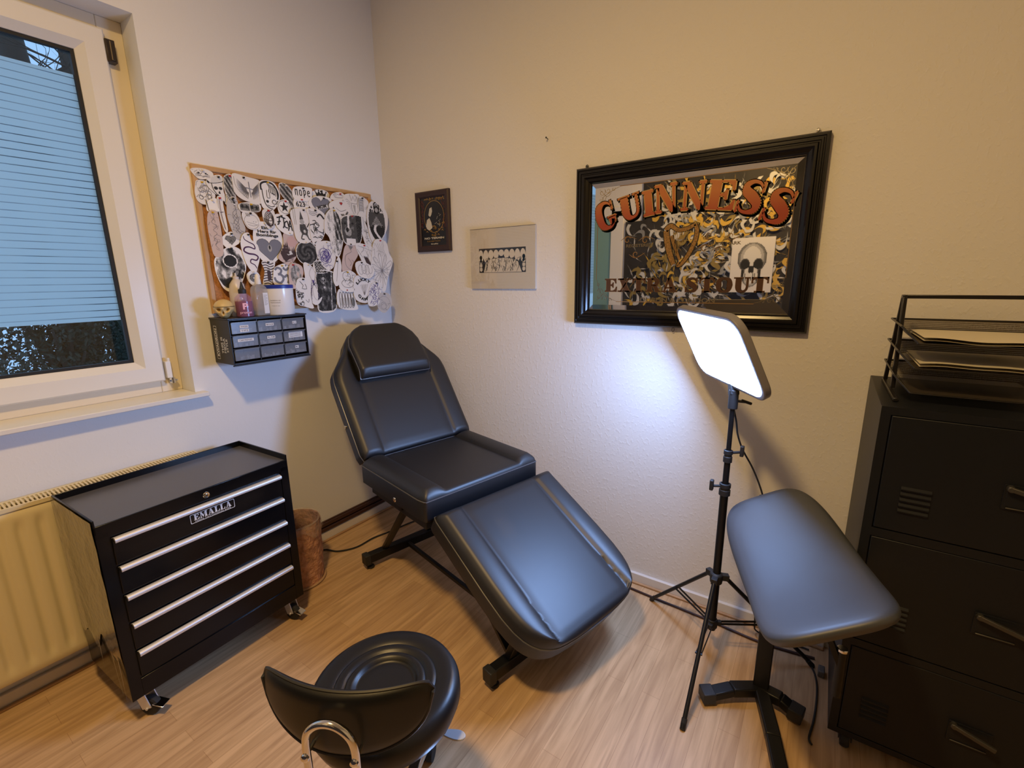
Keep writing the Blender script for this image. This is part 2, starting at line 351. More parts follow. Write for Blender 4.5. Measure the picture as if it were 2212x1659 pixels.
cm = nt.nodes.new('ShaderNodeMapRange'); cm.inputs[1].default_value = .42; cm.inputs[2].default_value = .6; cm.inputs[3].default_value = .3; cm.inputs[4].default_value = .85; L(nz.outputs[0], cm.inputs[0])
ml = nt.nodes.new('ShaderNodeMath'); ml.operation = 'MULTIPLY'; L(lt.outputs[0], ml.inputs[0]); L(cm.outputs[0], ml.inputs[1])
m2 = nt.nodes.new('ShaderNodeMixShader'); L(ml.outputs[0], m2.inputs[0]); L(m1.outputs[0], m2.inputs[1]); L(tp.outputs[0], m2.inputs[2]); L(m2.outputs[0], ou.inputs[0])
b = MB(); b.box(-.1372, -.1368, GY0+.004, GY1-.004, 1.352, 2.272); b.build('frosted_film', film, win, world=True, smooth=0)
# hinges
b = MB(); b.box(-.118, -.09, -1.243, -1.222, 1.085, 1.16); b.cyl((-.098, -1.228, 1.06), (-.098, -1.228, 1.175), .007); b.build('lower_hinge', white, win, world=True, bevel=.002)
b = MB(); b.cyl((-.094, -1.222, 1.06), (-.094, -1.222, 1.085), .009); b.box(-.115, -.09, -1.236, -1.205, 1.068, 1.076); b.build('hinge_pin', chrome, win, world=True)
b = MB(); b.box(-.12, -.088, -1.252, -1.222, 2.34, 2.42); b.cyl((-.09, -1.236, 2.345), (-.09, -1.236, 2.415), .008); b.build('upper_hinge', mat('dark_bronze', (.06, .045, .035), .4, .6), win, world=True, bevel=.002)
# sill
b = MB(); b.prism([(-.13, -2.499), (.0, -2.499), (.0, -2.54), (.05, -2.54), (.05, -1.14), (.0, -1.14), (.0, -1.18), (-.13, -1.18)], (0, 0, 1.0005), (1, 0, 0), (0, 1, 0), .0195)
b.build('window_sill', whitep, win, world=True, bevel=.003)
# ------------------------------------------------------------------ outside the window
rnd = random.Random(4)
bark = mat('dark_bark', (.045, .038, .03), .9, bump=(20, .5, .02)); leafM = mat('dark_foliage', (.02, .032, .018), .6)
b = MB(); b.box(-14, -.5, -9, 8, -1.05, -1.0); tag(b.build('garden_ground', mat('snowy_grass', (.35, .40, .42), .9, var=(1.2, .5)), smooth=0), 'pale ground of the garden outside the window', 'ground', kind='stuff')
def branch(b, p, d, ln, r, depth, rnd):
    pts = [p]; q = p.copy(); dd = d.copy()
    for i in range(5):
        dd = (dd+Vector((rnd.uniform(-.25, .25), rnd.uniform(-.25, .25), rnd.uniform(-.18, .22)))).normalized(); q = q+dd*ln/5; pts.append(q.copy())
    b.tube(pts, [r*(1-.13*i) for i in range(6)], 6)
    if depth:
        for k in range(3):
            i = rnd.randint(1, 5); nd = (dd+Vector((rnd.uniform(-1, 1), rnd.uniform(-1, 1), rnd.uniform(-.5, .8)))).normalized()
            branch(b, pts[i], nd, ln*.62, r*.5, depth-1, rnd)
def tree(x, y, r, h, label, seed, nb=16, lean=0):
    rr = random.Random(seed); t = thing('bare_tree', label, 'tree', (x, y, -1.0), group=None)
    b = MB(); pts = [Vector((lean*z/h+rr.uniform(-.03, .03), rr.uniform(-.05, .05), z)) for z in [h*k/8 for k in range(9)]]
    b.tube(pts, [r*(1-.08*k) for k in range(9)], 12); b.build('trunk', bark, t)
    b = MB()
    for k in range(nb):
        i = rr.uniform(.35, 1)*8; p = pts[min(8, int(i))]
        a = rr.uniform(0, 2*PI); branch(b, p, Vector((math.cos(a), math.sin(a), rr.uniform(.0, .8))).normalized(), rr.uniform(.7, 1.3), r*.11, 3, rr)
    b.build('branches', bark, t)
tree(-4.0, -.62, .20, 5.6, 'thick bare tree trunk seen through the clear strip at the top of the window', 3, 14)
tree(-7.6, .75, .14, 7.2, 'thinner bare tree with fine twigs to the right of the thick trunk', 8, 26)
def shrub(x, y, z, rx_, ry_, rz_, n, label, seed, trunk=True):
    rr = random.Random(seed); t = thing('evergreen_shrub', label, 'shrub', (x, y, -1.0))
    b = MB()
    if trunk: b.tube([(0, 0, 0), (0, 0, .9), (.03, .02, 1.9)], [.09, .08, .05], 8)
    for k in range(14):
        a = rr.uniform(0, 2*PI); b.tube([(0, 0, z+1-rz_*.6), (math.cos(a)*rx_*.7, math.sin(a)*ry_*.7, z+1+rr.uniform(-.8, .8)*rz_)], [.03, .008], 5)
    b.build('stems', bark, t)
    b = MB()
    for k in range(n):
        v = Vector((rr.gauss(0, 1), rr.gauss(0, 1), rr.gauss(0, 1))).normalized()*rr.random()**.45
        c = Vector((v.x*rx_, v.y*ry_, v.z*rz_+z+1)); u = Vector((rr.uniform(-1, 1), rr.uniform(-1, 1), rr.uniform(-1, 1))).normalized(); w = u.orthogonal().normalized()
        s_ = rr.uniform(.014, .030); b.add([c-u*s_, c+w*s_*.45, c+u*s_, c-w*s_*.45], [(0, 1, 2, 3)])
    b.build('leaves', leafM, t, smooth=0, recalc=False)
shrub(-2.6, -1.02, 1.03, .34, .42, .62, 5200, 'dark evergreen shrub filling the middle of the clear strip below the window film', 5)
shrub(-3.6, -1.50, .72, .4, .5, .5, 3000, 'low leafy shrub at the left, outside under the window film', 6)
shrub(-3.3, -.40, .78, .35, .36, .5, 2600, 'loose leafy shrub at the right, outside under the window film', 7)
# ------------------------------------------------------------------ radiator
radM = mat('cream_radiator_enamel', (.76, .66, .42), .3)
t = thing('radiator', 'cream ribbed panel radiator below the window, left of the black tool cabinet', 'radiator', (.07, -1.85, .13))
RY0, RY1, RZ0, RZ1, RX = -2.5, -1.235, .138, .752, .112
b = MB()
def radfront(i, j):
    y = RY0+(RY1-RY0)*i; z = RZ0+(RZ1-RZ0)*j
    ph = ((y-RY0)/.0525) % 1.0; g = .5-.5*math.cos(2*PI*ph); g = min(1, g*1.6)
    ez = min(z-RZ0, RZ1-z); e = max(0, min(1, (ez-.035)/.03)); edge = max(0, min(1, min(y-RY0, RY1-y)/.02))
    x = RX-.008*(1-g)*e*edge - (.008*(1-min(1, ez/.006)))
    return Vector((x, y, z))
b.grid(radfront, 1+24*10, 40); b.build('front_panel', radM, t, world=True, smooth=60)
b = MB(); b.box(.03, RX-.012, RY0+.02, RY1-.005, RZ0, RZ1-.02); b.build('core', mat('radiator_inside', (.10, .075, .05), .7), t, world=True)
b = MB(); b.box(.028, .034, RY0, RY1, RZ0, RZ1); b.box(.028, RX-.004, RY1-.004, RY1, RZ0, RZ1+.01); b.build('side_cover', radM, t, world=True, bevel=.002)
b = MB()
b.box(.028, .036, RY0, RY1, RZ1+.008, RZ1+.014); b.box(RX-.010, RX-.001, RY0, RY1, RZ1, RZ1+.014)
n = int((RY1-RY0)/.0115)
for k in range(n): y = RY0+.006+k*.0115; b.box(.03, RX-.004, y, y+.0055, RZ1+.006, RZ1+.012)
b.build('top_grille', radM, t, world=True, smooth=0)
for y in (-1.45, -2.3): b = MB(); b.box(.001, .03, y, y+.04, .16, .70); b.build('wall_bracket', radM, t, world=True)

# ------------------------------------------------------------------ reclining chair
def cushion(name, L, c, hw, T, b_w, b_h, r, parent, p0, D, Nn, Vv, crown=.0, Tf=None, inner=None, pipe=True, nu=56, nv=56, mat_=None, thick_fn=None):
    """padded panel: length along D, width along Vv centred on c with half width hw(s), thickness along Nn"""
    p0 = Vector(p0); D = Vector(D).normalized(); Nn = Vector(Nn).normalized(); Vv = Vector(Vv)
    def top(s, v, h):
        d = min(h-abs(v-c), s, L-s); TT = Tf(s) if Tf else T
        z = 0
        if d < r: z -= r-math.sqrt(max(0, r*r-(r-d)**2))
        bd = h-abs(v-c)
        if inner:
            av = abs(v-c)
            if av > inner: q = (av-(inner+(h-inner)*.5))/max(.01, (h-inner)*.5); z += b_h*math.sqrt(max(0, 1-q*q*.98))*min(1, d/.03)*min(1, max(0, h-inner)/.04)
            else: z += crown*math.sin(min(1, (inner-av)/.05)*PI/2)*min(1, d/.05)
        elif b_w:
            if bd < b_w: q = (bd-b_w*.5)/(b_w*.5); z += b_h*math.sqrt(max(0, 1-q*q*.98)) * min(1, d/.03+.0)
            else: z += crown*math.sin(min(1, (bd-b_w)/.06)*PI/2)
        else: z += crown*math.sin(min(1, d/.1)*PI/2)
        return TT+z
    def P(s, v, z): return p0+D*s+Vv*v+Nn*(z-T)
    b = MB()
    us = [0.5-0.5*math.cos(PI*i/(nu-1)) for i in range(nu)]
    us = [.65*a+.35*i/(nu-1) for i, a in enumerate(us)]
    def sample(j):
        a = j/(nv-1)*2-1; return math.copysign(abs(a)**.9, a)
    V = []; 
    for i in range(nu):
        s = us[i]*L; h = hw(s)
        for j in range(nv):
            v = c+h*sample(j); V.append(P(s, v, top(s, v, h)))
    F = [(i*nv+j, i*nv+j+1, (i+1)*nv+j+1, (i+1)*nv+j) for i in range(nu-1) for j in range(nv-1)]
    loop = [0*nv+j for j in range(nv)]+[i*nv+nv-1 for i in range(1, nu)]+[(nu-1)*nv+j for j in range(nv-2, -1, -1)]+[i*nv for i in range(nu-2, 0, -1)]
    n0 = len(V); cen = P(L/2, c, 0)
    zb = 0.0
    low = []; 
    for k in loop:
        p = V[k]; q = p-p0; s = q.dot(D); v = (q-D*s).dot(Vv); low.append((s, v))
    for (s, v) in low: V.append(P(s, v, zb+.004))
    for (s, v) in low: V.append(P(L/2+(s-L/2)*.985, c+(v-c)*.985, zb))
    K = len(loop)
    for k in range(K):
        k2 = (k+1) % K; F.append((loop[k], n0+k, n0+k2, loop[k2])); F.append((n0+k, n0+K+k, n0+K+k2, n0+k2))
    F.append(tuple(n0+K+k for k in range(K-1, -1, -1)))
    b.add(V, F); o = b.build(name, mat_ or leath, parent, smooth=50)
    if pipe:
        g = MB(); pts = []
        last = None
        for k in loop:
            if last is None or (V[k]-last).length > .008: pts.append(V[k]); last = V[k]
        g.tube(pts, .0028, 6, closed=True); g.build('piping', mat('vinyl_piping', (.10, .10, .11), .22), o)  # piping lighter than the vinyl, edge highlight put into its colour
    return o
t = thing('reclining_treatment_chair', 'black padded reclining treatment chair with raised backrest and sloping leg rest in the corner', 'chair', (.44, -.69, 0), (0, 0, R(-13.5)))
tc_ = t; Vy = (0, 1, 0); th = math.atan2(.38, -.27)
Db = Vector((-.579, 0, .815)); Nb = Vector((.815, 0, .579))
hwb = lambda s: lerp([(0, .318), (.03, .326), (.42, .328), (.47, .320), (.50, .302), (.55, .262), (.60, .226), (.64, .208), (.68, .178), (.70, .150), (.715, .115), (.722, .08)], s)
back = cushion('backrest', .722, .305, hwb, .085, .115, .015, .022, t, Vector((.14, 0, .665)), Db, Nb, Vy, crown=.004, inner=.212, nv=80)
b = MB(); b.add([Vector((.14, 0, .665))+Db*s+Vector((0, .305+sg*hwb(s)*.96, 0))-Nb*z for z in (.085, .108) for s, sg in ((.06, -1), (.46, -1), (.62, -1), (.70, -.6), (.70, .6), (.62, 1), (.46, 1), (.06, 1))],
      [tuple(range(8)), tuple(range(15, 7, -1))]+[(i, (i+1) % 8, 8+(i+1) % 8, 8+i) for i in range(8)])
b.build('back_board', blackm, t, smooth=0)
for s in (.20,):
    b = MB(); p = Vector((.14, 0, .665))+Db*s-Nb*.06+Vector((0, -.03, 0)); b.cyl(p+Vector((0, .02, 0)), p, .009, 16); b.build('bolt', chrome, t, bevel=.002)
Tp = lambda s: lerp([(0, .05), (.04, .072), (.10, .066), (.32, .038)], s)
hwp = lambda s: lerp([(0, .205), (.19, .206), (.24, .190), (.28, .160), (.30, .132), (.315, .10)], s)
# pillow resting on the backrest, widest and thickest at its lower end
pl = cushion('head_pillow', .318, .298, hwp, .0, 0, 0, .02, t, Vector((.14, 0, .665))+Db*.402, Db, Nb, Vy, crown=.008, Tf=Tp, nu=40, nv=44)
seat = cushion('seat', .545, .300, lambda s: lerp([(0, .325), (.5, .322), (.535, .316), (.545, .31)], s), .11, .12, .024, .02, t, (.125, 0, .655), (1, 0, 0), (0, 0, 1), Vy, crown=.003, inner=.212, nv=80)
b = MB(); b.box(.16, .64, 0.0, .60, .50, .548); b.build('seat_frame', blackm, t, bevel=.004)
a = R(29); Dl = Vector((math.cos(a), 0, -math.sin(a))); Nl = Vector((math.sin(a), 0, math.cos(a)))
hwl = lambda s: lerp([(0, .322), (.02, .327), (.36, .329), (.46, .326), (.52, .318), (.56, .306), (.59, .290), (.615, .268), (.633, .240), (.645, .208), (.653, .16), (.657, .10), (.66, .05)], s)
leg = cushion('leg_rest', .66, .332, hwl, .095, .115, .022, .024, t, Vector((.705, 0, .594)), Dl, Nl, Vy, crown=.006, inner=.212, nv=80)
b = MB(); p0 = Vector((.705, 0, .594))
b.add([p0+Dl*s+Vector((0, v, 0))-Nl*z for z in (.095, .12) for s, v in ((.05, .03), (.5, .05), (.58, .14), (.58, .52), (.5, .61), (.05, .63))], [tuple(range(6)), tuple(range(11, 5, -1))]+[(i, (i+1) % 6, 6+(i+1) % 6, 6+i) for i in range(6)])
b.build('leg_rest_board', blackm, t, smooth=0)
b = MB(); b.cyl((.43, -.026, .567), (.43, -.005, .567), .011, 16); b.build('bolt', chrome, t, bevel=.003)
def base_bar(u):
    o = None; b = MB(); b.box(u-.022, u+.022, .0, .52, .035, .082); o = b.build('base_bar', black, t, bevel=.004)
    for v in (-.006, .50): 
        b = MB(); b.box(u-.025, u+.025, v, v+.03, .03, .086); b.build('end_cap', blackm, o, bevel=.004)
    for v in (.03, .49):
        b = MB(); b.lathe([(0, 0), (.018, 0), (.02, .006), (.018, .012), (.006, .014), (.006, .036), (0, .036)], (u, v, 0), 16); b.build('levelling_foot', rubber, o)
    return o
base_bar(.0); base_bar(1.02)
b = MB(); b.bar((.02, .25, .06), (1.0, .25, .06), .02, .02); b.build('floor_rod', black, t, bevel=.003)
for v in (.12, .40):
    b = MB(); b.bar((.0, v, .08), (.44, v-.06, .56), .035, .02); b.build('strut', black, t, bevel=.003)
    b = MB(); b.bar((1.02, v, .08), (.50, v+.03, .52), .035, .02); b.build('strut', black, t, bevel=.003)
for v in (.11, .44):
    b = MB(); b.bar((1.02, v, .08), (1.10, v, .26), .035, .03); b.build('front_post', black, t, bevel=.003)
b = MB(); b.bar((.05, .3, .30), (-.12, .3, .86), .03, .03); b.bar((.3, .3, .5), (-.0, .3, .52), .03, .03); b.build('backrest_support', black, t, bevel=.003)
b = MB(); b.cyl((.45, -.01, .53), (.45, .6, .53), .014, 12); b.build('pivot_tube', black, t)
# cable from chair across the floor
b = MB(); b.tube(smooth_path([(.05, -.80, .007), (.098, -.705, .007), (.177, -.67, .007), (.231, -.586, .007), (.235, -.47, .007), (.26, -.37, .007), (.31, -.165, .007), (.42, -.08, .007)], 8), .0045, 8)
tag(b.build('power_cable', rubber, origin=(.2, -.5, 0)), 'thin black cable lying on the floor left of the reclining chair base', 'cable')
# ------------------------------------------------------------------ stool
SC = Vector((1.535, -1.463, 0)); SA = math.atan2(.166, .318)
t = thing('rolling_stool', 'round black padded rolling stool with small curved backrest on a chrome tube', 'stool', SC, (0, 0, SA))
b = MB(); zt = .548
prof = [(0, zt-.095), (.10, zt-.095), (.155, zt-.088), (.172, zt-.07), (.181, zt-.045), (.180, zt-.022), (.172, zt-.006), (.158, zt+.001)]
for r, z in [(.140, .001), (.128, -.001), (.122, -.0045), (.117, -.001), (.108, .0005), (.101, -.003), (.096, -.006), (.091, -.0015), (.083, -.001), (.078, -.003), (.073, -.009), (.069, -.013), (.064, -.012), (.04, -.011), (0, -.011)]: prof.append((r, zt+z))
stl = leather('stool_vinyl', (.007, .007, .008), .38, .42); b.lathe(prof, n=64); b.build('seat', stl, t, smooth=60)
b = MB(); b.cyl((0, 0, .37), (0, 0, zt-.1), .014, 20); b.build('gas_piston', chrome, t)
b = MB(); b.cyl((0, 0, .13), (0, 0, .38), .025, 20); b.build('column', black, t)
b = MB(); b.box(-.08, .08, -.06, .06, zt-.112, zt-.095); b.build('seat_plate', black, t, bevel=.003)
for k in range(5):
    an = 2*PI*k/5+.3; d_ = Vector((math.cos(an), math.sin(an), 0))
    b = MB(); b.bar(d_*.02+Vector((0, 0, .135)), d_*.25+Vector((0, 0, .075)), .035, .024); o = b.build('leg', chrome, t, bevel=.005)
    b = MB(); n_ = Vector((-d_.y, d_.x, 0)); c_ = d_*.25+Vector((0, 0, .028)); b.cyl(c_-n_*.022, c_-n_*.004, .028, 18); b.cyl(c_+n_*.004, c_+n_*.022, .028, 18); b.cyl(c_+Vector((0, 0, .0)), c_+Vector((0, 0, .045)), .006, 10); b.build('caster', rubber, o)
# local: x along backrest chord, -y toward the camera side
b = MB(); bl = .178
def bk(front):
    def f(i, j):
        a = (i*2-1); v = j*2-1
        x = a*bl; yb = -.222+.050*a*a
        en = math.sqrt(max(0, 1-abs(a)**16)); top_h = .024*en; bot_h = (.026+.090*max(0, 1-abs(a)**2.3)**.6)*en+.001
        z = .718+(top_h if v > 0 else bot_h)*v
        th_ = .021*math.sqrt(max(0, 1-abs(v)**3))*math.sqrt(max(0, 1-abs(a)**5))
        return Vector((x, yb+(th_*.8 if front else -th_*.5)+.004*v, z))
    return f
b.grid(bk(True), 40, 16); b.grid(bk(False), 40, 16)
o = b.build('backrest', stl, t, smooth=60)
def rim(a): a = a; return None
pts = []
f1 = bk(True)
for k in range(41): pts.append(f1(k/40, 1.0))
for k in range(40, -1, -1): pts.append(f1(k/40, 0.0))
b = MB(); b.tube(pts, .0035, 6, closed=True); b.build('stitched_seam', mat('seam_vinyl', (.02, .02, .022), .45), o)
up_ = []
yt = -.256
path = [(-.047, -.10, .43), (-.047, -.20, .432), (-.047, -.248, .452), (-.046, yt, .50), (-.046, yt, .60), (-.046, yt, .655), (-.040, yt, .685), (-.022, yt, .704), (0, yt, .710), (.022, yt, .704), (.042, yt, .685), (.05, yt, .655), (.05, yt, .60), (.05, yt, .50), (.05, -.248, .452), (.05, -.20, .432), (.05, -.10, .43)]
b = MB(); b.tube(smooth_path(path, 5), .0075, 14); o = b.build('back_tube', chrome, t, smooth=60)
for x in (-.046, .05):
    b = MB(); b.lathe([(0, 0), (.0085, 0), (.008, .004), (.004, .006), (0, .0065)], (x, yt-.006, .635), 14, frame3((1, 0, 0), (0, 0, 1), (0, -1, 0))); b.cyl((x, yt, .635), (x, -.225, .635), .004, 8); b.build('screw', chrome, o)
b = MB()
lv = Matrix.Rotation(-SA, 3, 'Z')@(Vector((1.692, -1.399, .42))-SC); lv.z = .425
dr = Vector((lv.x, lv.y, 0)).normalized()
b.tube([dr*.04+Vector((0, 0, zt-.104)), dr*.14+Vector((0, 0, .435)), Vector((lv.x, lv.y, .427))-dr*.02], .004, 8); b.build('lever_rod', chrome, t)
sd = Vector((-dr.y, dr.x, 0)); b = MB()
b.prism([(math.cos(q)*.03*(1 if math.cos(q) > 0 else 1.2), math.sin(q)*.013*(1+.3*math.cos(q))) for q in [2*PI*k/24 for k in range(24)]], Vector((lv.x, lv.y, .422)), dr, sd, .005); b.build('lever_paddle', mat('grey_plastic', (.45, .46, .48), .3), t, bevel=.0015)
# ------------------------------------------------------------------ armrest stand
l_ = Vector((.344, -.939, -.036)).normalized(); s_ = Vector((.254, .088, .136)); s_ = (s_-l_*s_.dot(l_)).normalized(); n_ = s_.cross(l_); n_ = n_ if n_.z > 0 else -n_
PC = Vector((2.325, -.572, .660))+l_*.026+s_*.008
t = thing('padded_armrest_stand', 'black padded armrest on a T shaped floor stand, in front of the locker', 'armrest', (2.28, -.42, 0))
b = MB(); HL, HW, TH = .328, .166, .066
def pad(i, j):
    # i along long axis angle-based superellipse rings: j radial 0..1
    an = 2*PI*j; e = .55 if False else .46
    cx_ = math.copysign(abs(math.cos(an))**e, math.cos(an)); sx_ = math.copysign(abs(math.sin(an))**e, math.sin(an))
    return cx_, sx_
rings = [(0.0, 1), (.04, 1), (.09, 1), (.16, 1), (.24, 1), (.32, 1), (.4, .998), (.5, .995), (.6, .985), (.7, .97), (.84, .90), (.93, .78), (.98, .60), (1.0, .36), (.995, .14), (.975, -.08), (.93, -.26), (.86, -.36), (0.0, -.36)]
N = 72; V = []; F = []
for rr_, hh in rings:
    for k in range(N):
        cx_, sx_ = pad(0, k/N); u = cx_*HL*rr_; v = sx_*HW*rr_
        sag = .105*((u/HL)**2-.35)
        V.append(PC+l_*u+s_*v+n_*(hh*TH*.62+sag-.02))
for i in range(len(rings)-1):
    for k in range(N): k2 = (k+1) % N; F.append((i*N+k, i*N+k2, (i+1)*N+k2, (i+1)*N+k))
b.add(V, F); o = b.build('arm_pad', leather('armrest_vinyl', (.050, .056, .068), .52, .9), t, world=True, smooth=60)
for q in o.data.polygons: q.use_smooth = True
b = MB(); b.bar((2.28, -.42, .05), (2.28, -.42, .50), .05, .028, upv=(0, 1, 0)); b.build('post', black, t, world=True, bevel=.004)
b = MB(); q = PC-n_*.055; b.bar((2.28, -.42, .45), q, .04, .03); b.cyl((2.25, -.45, .47), (2.25, -.36, .47), .01, 12); b.build('tilt_bracket', black, t, world=True, bevel=.003)
b = MB(); b.bar(q-l_*.15, q+l_*.15, .12, .008, upv=n_); b.build('pad_plate', blackm, t, world=True)
for nm, e in (('left', (2.105, -.545)), ('right', (2.415, -.447)), ('front', (2.395, -.80))):
    c0 = Vector((2.28, -.42, .045)); e_ = Vector((*e, .03)); d_ = (e_-c0).normalized()
    b = MB(); mid = (c0+e_)/2+Vector((0, 0, .012)); b.bar(c0, mid, .045, .035); b.bar(mid-d_*.005, e_-d_*.03, .045, .03); o = b.build('foot_arm', black, t, world=True, bevel=.005)
    b = MB(); b.bar(e_-d_*.045+Vector((0, 0, -.002)), e_, .052, .042); b.box(*[x for p in ((e_.x-.012-d_.x*.02, e_.x+.012-d_.x*.02), (e_.y-.012-d_.y*.02, e_.y+.012-d_.y*.02), (0, .012)) for x in p]); b.build('foot_cap', blackm, o, world=True, bevel=.004)
b = MB(); b.cyl((2.47, -.66, .34), (2.468, -.66, .485), .0125, 18); o = b.build('adjusting_tube', black, t, world=True)
b = MB(); b.cyl((2.468, -.66, .485), (2.468, -.66, .495), .0135, 18); b.build('tube_cap', chrome, o, world=True, bevel=.002)
b = MB(); b.bar((2.468, -.66, .44), PC-n_*.05+l_*.08, .02, .014); b.build('tube_brace', black, t, world=True)
# ------------------------------------------------------------------ LED panel lamp on tripod
LP = Vector((2.085, -.31, 0))
t = thing('panel_light_stand', 'bright white rounded panel light on a black tripod stand in front of the framed mirror', 'lamp', LP)
def B(f): b = MB(); f(b); return b
b = MB(); b.cyl(LP+Vector((0, 0, .72)), LP+Vector((0, 0, 1.09)), .0085, 16); b.build('upper_tube', black, t, world=True)
b = MB(); b.cyl(LP+Vector((0, 0, .54)), LP+Vector((0, 0, .86)), .011, 16); b.build('middle_tube', black, t, world=True)
b = MB(); b.cyl(LP+Vector((0, 0, .13)), LP+Vector((0, 0, .74)), .0145, 16); b.build('lower_tube', black, t, world=True)
for z, rr_, sgn in ((.865, .0155, 1), (.735, .020, -1)):
    b = MB(); b.lathe([(rr_*.7, -.028), (rr_, -.026), (rr_, -.006), (rr_*.86, -.004), (rr_*.86, .002), (rr_, .004), (rr_, .018), (rr_*.7, .02)], LP+Vector((0, 0, z)), 20)
    o = b.build('clamp_collar', blackm, t, world=True)
    dd = Vector((math.cos(YAW), math.sin(YAW), 0))*sgn
    b = MB(); b.cyl(LP+Vector((0, 0, z+.008)), LP+dd*.045+Vector((0, 0, z+.010)), .005, 10)
    c_ = LP+dd*.05+Vector((0, 0, z+.012)); b.bar(c_-Vector((0, 0, .018)), c_+Vector((0, 0, .022)), .020, .013); b.build('wing_knob', blackm, o, world=True, bevel=.003)
feet = [Vector((1.785, -.105, .008)), Vector((2.079, -.694, .008)), Vector((2.435, -.145, .008))]
zh = .37; zl = .16
b = MB(); b.lathe([(.013, -.03), (.022, -.03), (.024, -.01), (.024, .006), (.018, .012), (.013, .013)], LP+Vector((0, 0, zh)), 18); hub = b
for f in feet:
    d_ = (f-LP); d_.z = 0; d_.normalize(); hub.bar(LP+d_*.015+Vector((0, 0, zh-.004)), LP+d_*.045+Vector((0, 0, zh-.006)), .022, .024)
hub.build('leg_hub', blackm, t, world=True, bevel=.002)
b = MB(); b.lathe([(.013, -.02), (.02, -.02), (.021, .0), (.02, .015), (.013, .016)], LP+Vector((0, 0, zl)), 18)
for f in feet: d_ = (f-LP); d_.z = 0; d_.normalize(); b.bar(LP+d_*.012+Vector((0, 0, zl)), LP+d_*.034+Vector((0, 0, zl)), .018, .016)
b.build('spreader_hub', blackm, t, world=True, bevel=.002)
for f in feet:
    d_ = (f-LP); d_.z = 0; d_.normalize(); a0 = LP+d_*.035+Vector((0, 0, zh-.008)); side = Vector((-d_.y, d_.x, 0))
    b = MB(); b.tube([a0, f], .0078, 12); o = b.build('leg', black, t, world=True)
    b = MB(); b.tube([f+(a0-f)*.06, f+Vector((0, 0, -.006))], .0095, 12); b.build('rubber_foot', rubber, o, world=True)
    m_ = a0+(f-a0)*.52; c_ = LP+d_*.028+Vector((0, 0, zl))
    b = MB(); b.bar(c_+side*.007, m_+side*.009, .003, .008); b.bar(c_-side*.007, m_-side*.009, .003, .008); b.cyl(m_-side*.012, m_+side*.012, .004, 8); b.build('brace', black, o, world=True)
# panel head: measured rectangle
q0 = Vector((1.844, -.221, 1.378)); q1 = Vector((2.100, -.551, 1.367)); q2 = Vector((2.204, -.483, 1.125)); q3 = Vector((1.936, -.135, 1.135))
pc = (q0+q1+q2+q3)/4; wv = ((q1-q0)+(q2-q3)).normalized(); hv = ((q0-q3)+(q1-q2)); hv = (hv-wv*hv.dot(wv)).normalized(); nv_ = wv.cross(hv)
nf = Vector((-.71, -.535, -.458)); nv_ = nv_ if nv_.dot(nf) > 0 else -nv_
PWx, PHx = .216, .137
def rrect(w, h, r, n=8):
    out = []
    for cx_, cy_, a0 in ((w-r, h-r, 0), (-w+r, h-r, 90), (-w+r, -h+r, 180), (w-r, -h+r, 270)):
        for k in range(n+1): an = R(a0+90*k/n); out.append((cx_+r*math.cos(an), cy_+r*math.sin(an)))
    return out
b = MB(); b.prism(rrect(PWx+.014, PHx+.014, .062), pc-nv_*.022, wv, hv, .024 if wv.cross(hv).dot(nv_) > 0 else -.024); b.build('panel_housing', mat('glow_lightened_housing', (.22, .21, .23), .4), t, world=True, bevel=.004, segs=3)  # housing colour lightened to paint in the glow of the panel
led = mat('lamp_diffuser', (.9, .9, .9), .5, emit=(*LED_COL, LED_STRENGTH))
b = MB(); b.flat(rrect(PWx, PHx, .052), pc+nv_*.0028, wv, hv); o = b.build('light_diffuser', led, t, world=True, smooth=0)
b = MB(); top_ = LP+Vector((0, 0, 1.09)); bm_ = pc-hv*(PHx+.005)-nv_*.012
b.cyl(top_-Vector((0, 0, .05)), top_+Vector((0, 0, .02)), .0165, 16); b.bar(top_, bm_, .03, .03); b.build('tilt_mount', blackm, t, world=True, bevel=.003)
dd = Vector((math.cos(YAW), math.sin(YAW), 0)); b = MB(); b.cyl(top_-Vector((0, 0, .02)), top_+dd*.045-Vector((0, 0, .026)), .005, 10); b.bar(top_+dd*.03-Vector((0, 0, .02)), top_+dd*.066-Vector((0, 0, .033)), .012, .010); b.build('tilt_knob', blackm, t, world=True, bevel=.003)
b = MB(); b.tube(smooth_path([bm_-nv_*.01+wv*(-.05), (2.075, -.29, 1.10), (2.082, -.272, 1.04), (2.095, -.26, .98), (2.105, -.262, .93), (2.125, -.245, .87), (2.159, -.22, .801), (2.19, -.22, .735), (2.207, -.22, .68), (2.212, -.22, .60), (2.215, -.20, .40), (2.22, -.12, .1), (2.23, -.07, .012), (2.30, -.06, .006), (2.42, -.06, .006)], 6), .0032, 8); b.build('power_cord', rubber, t, world=True)
b = MB(); b.cyl((2.203, -.222, .60), (2.199, -.222, .70), .007, 12); b.build('dimmer', blackm, t, world=True, bevel=.002)
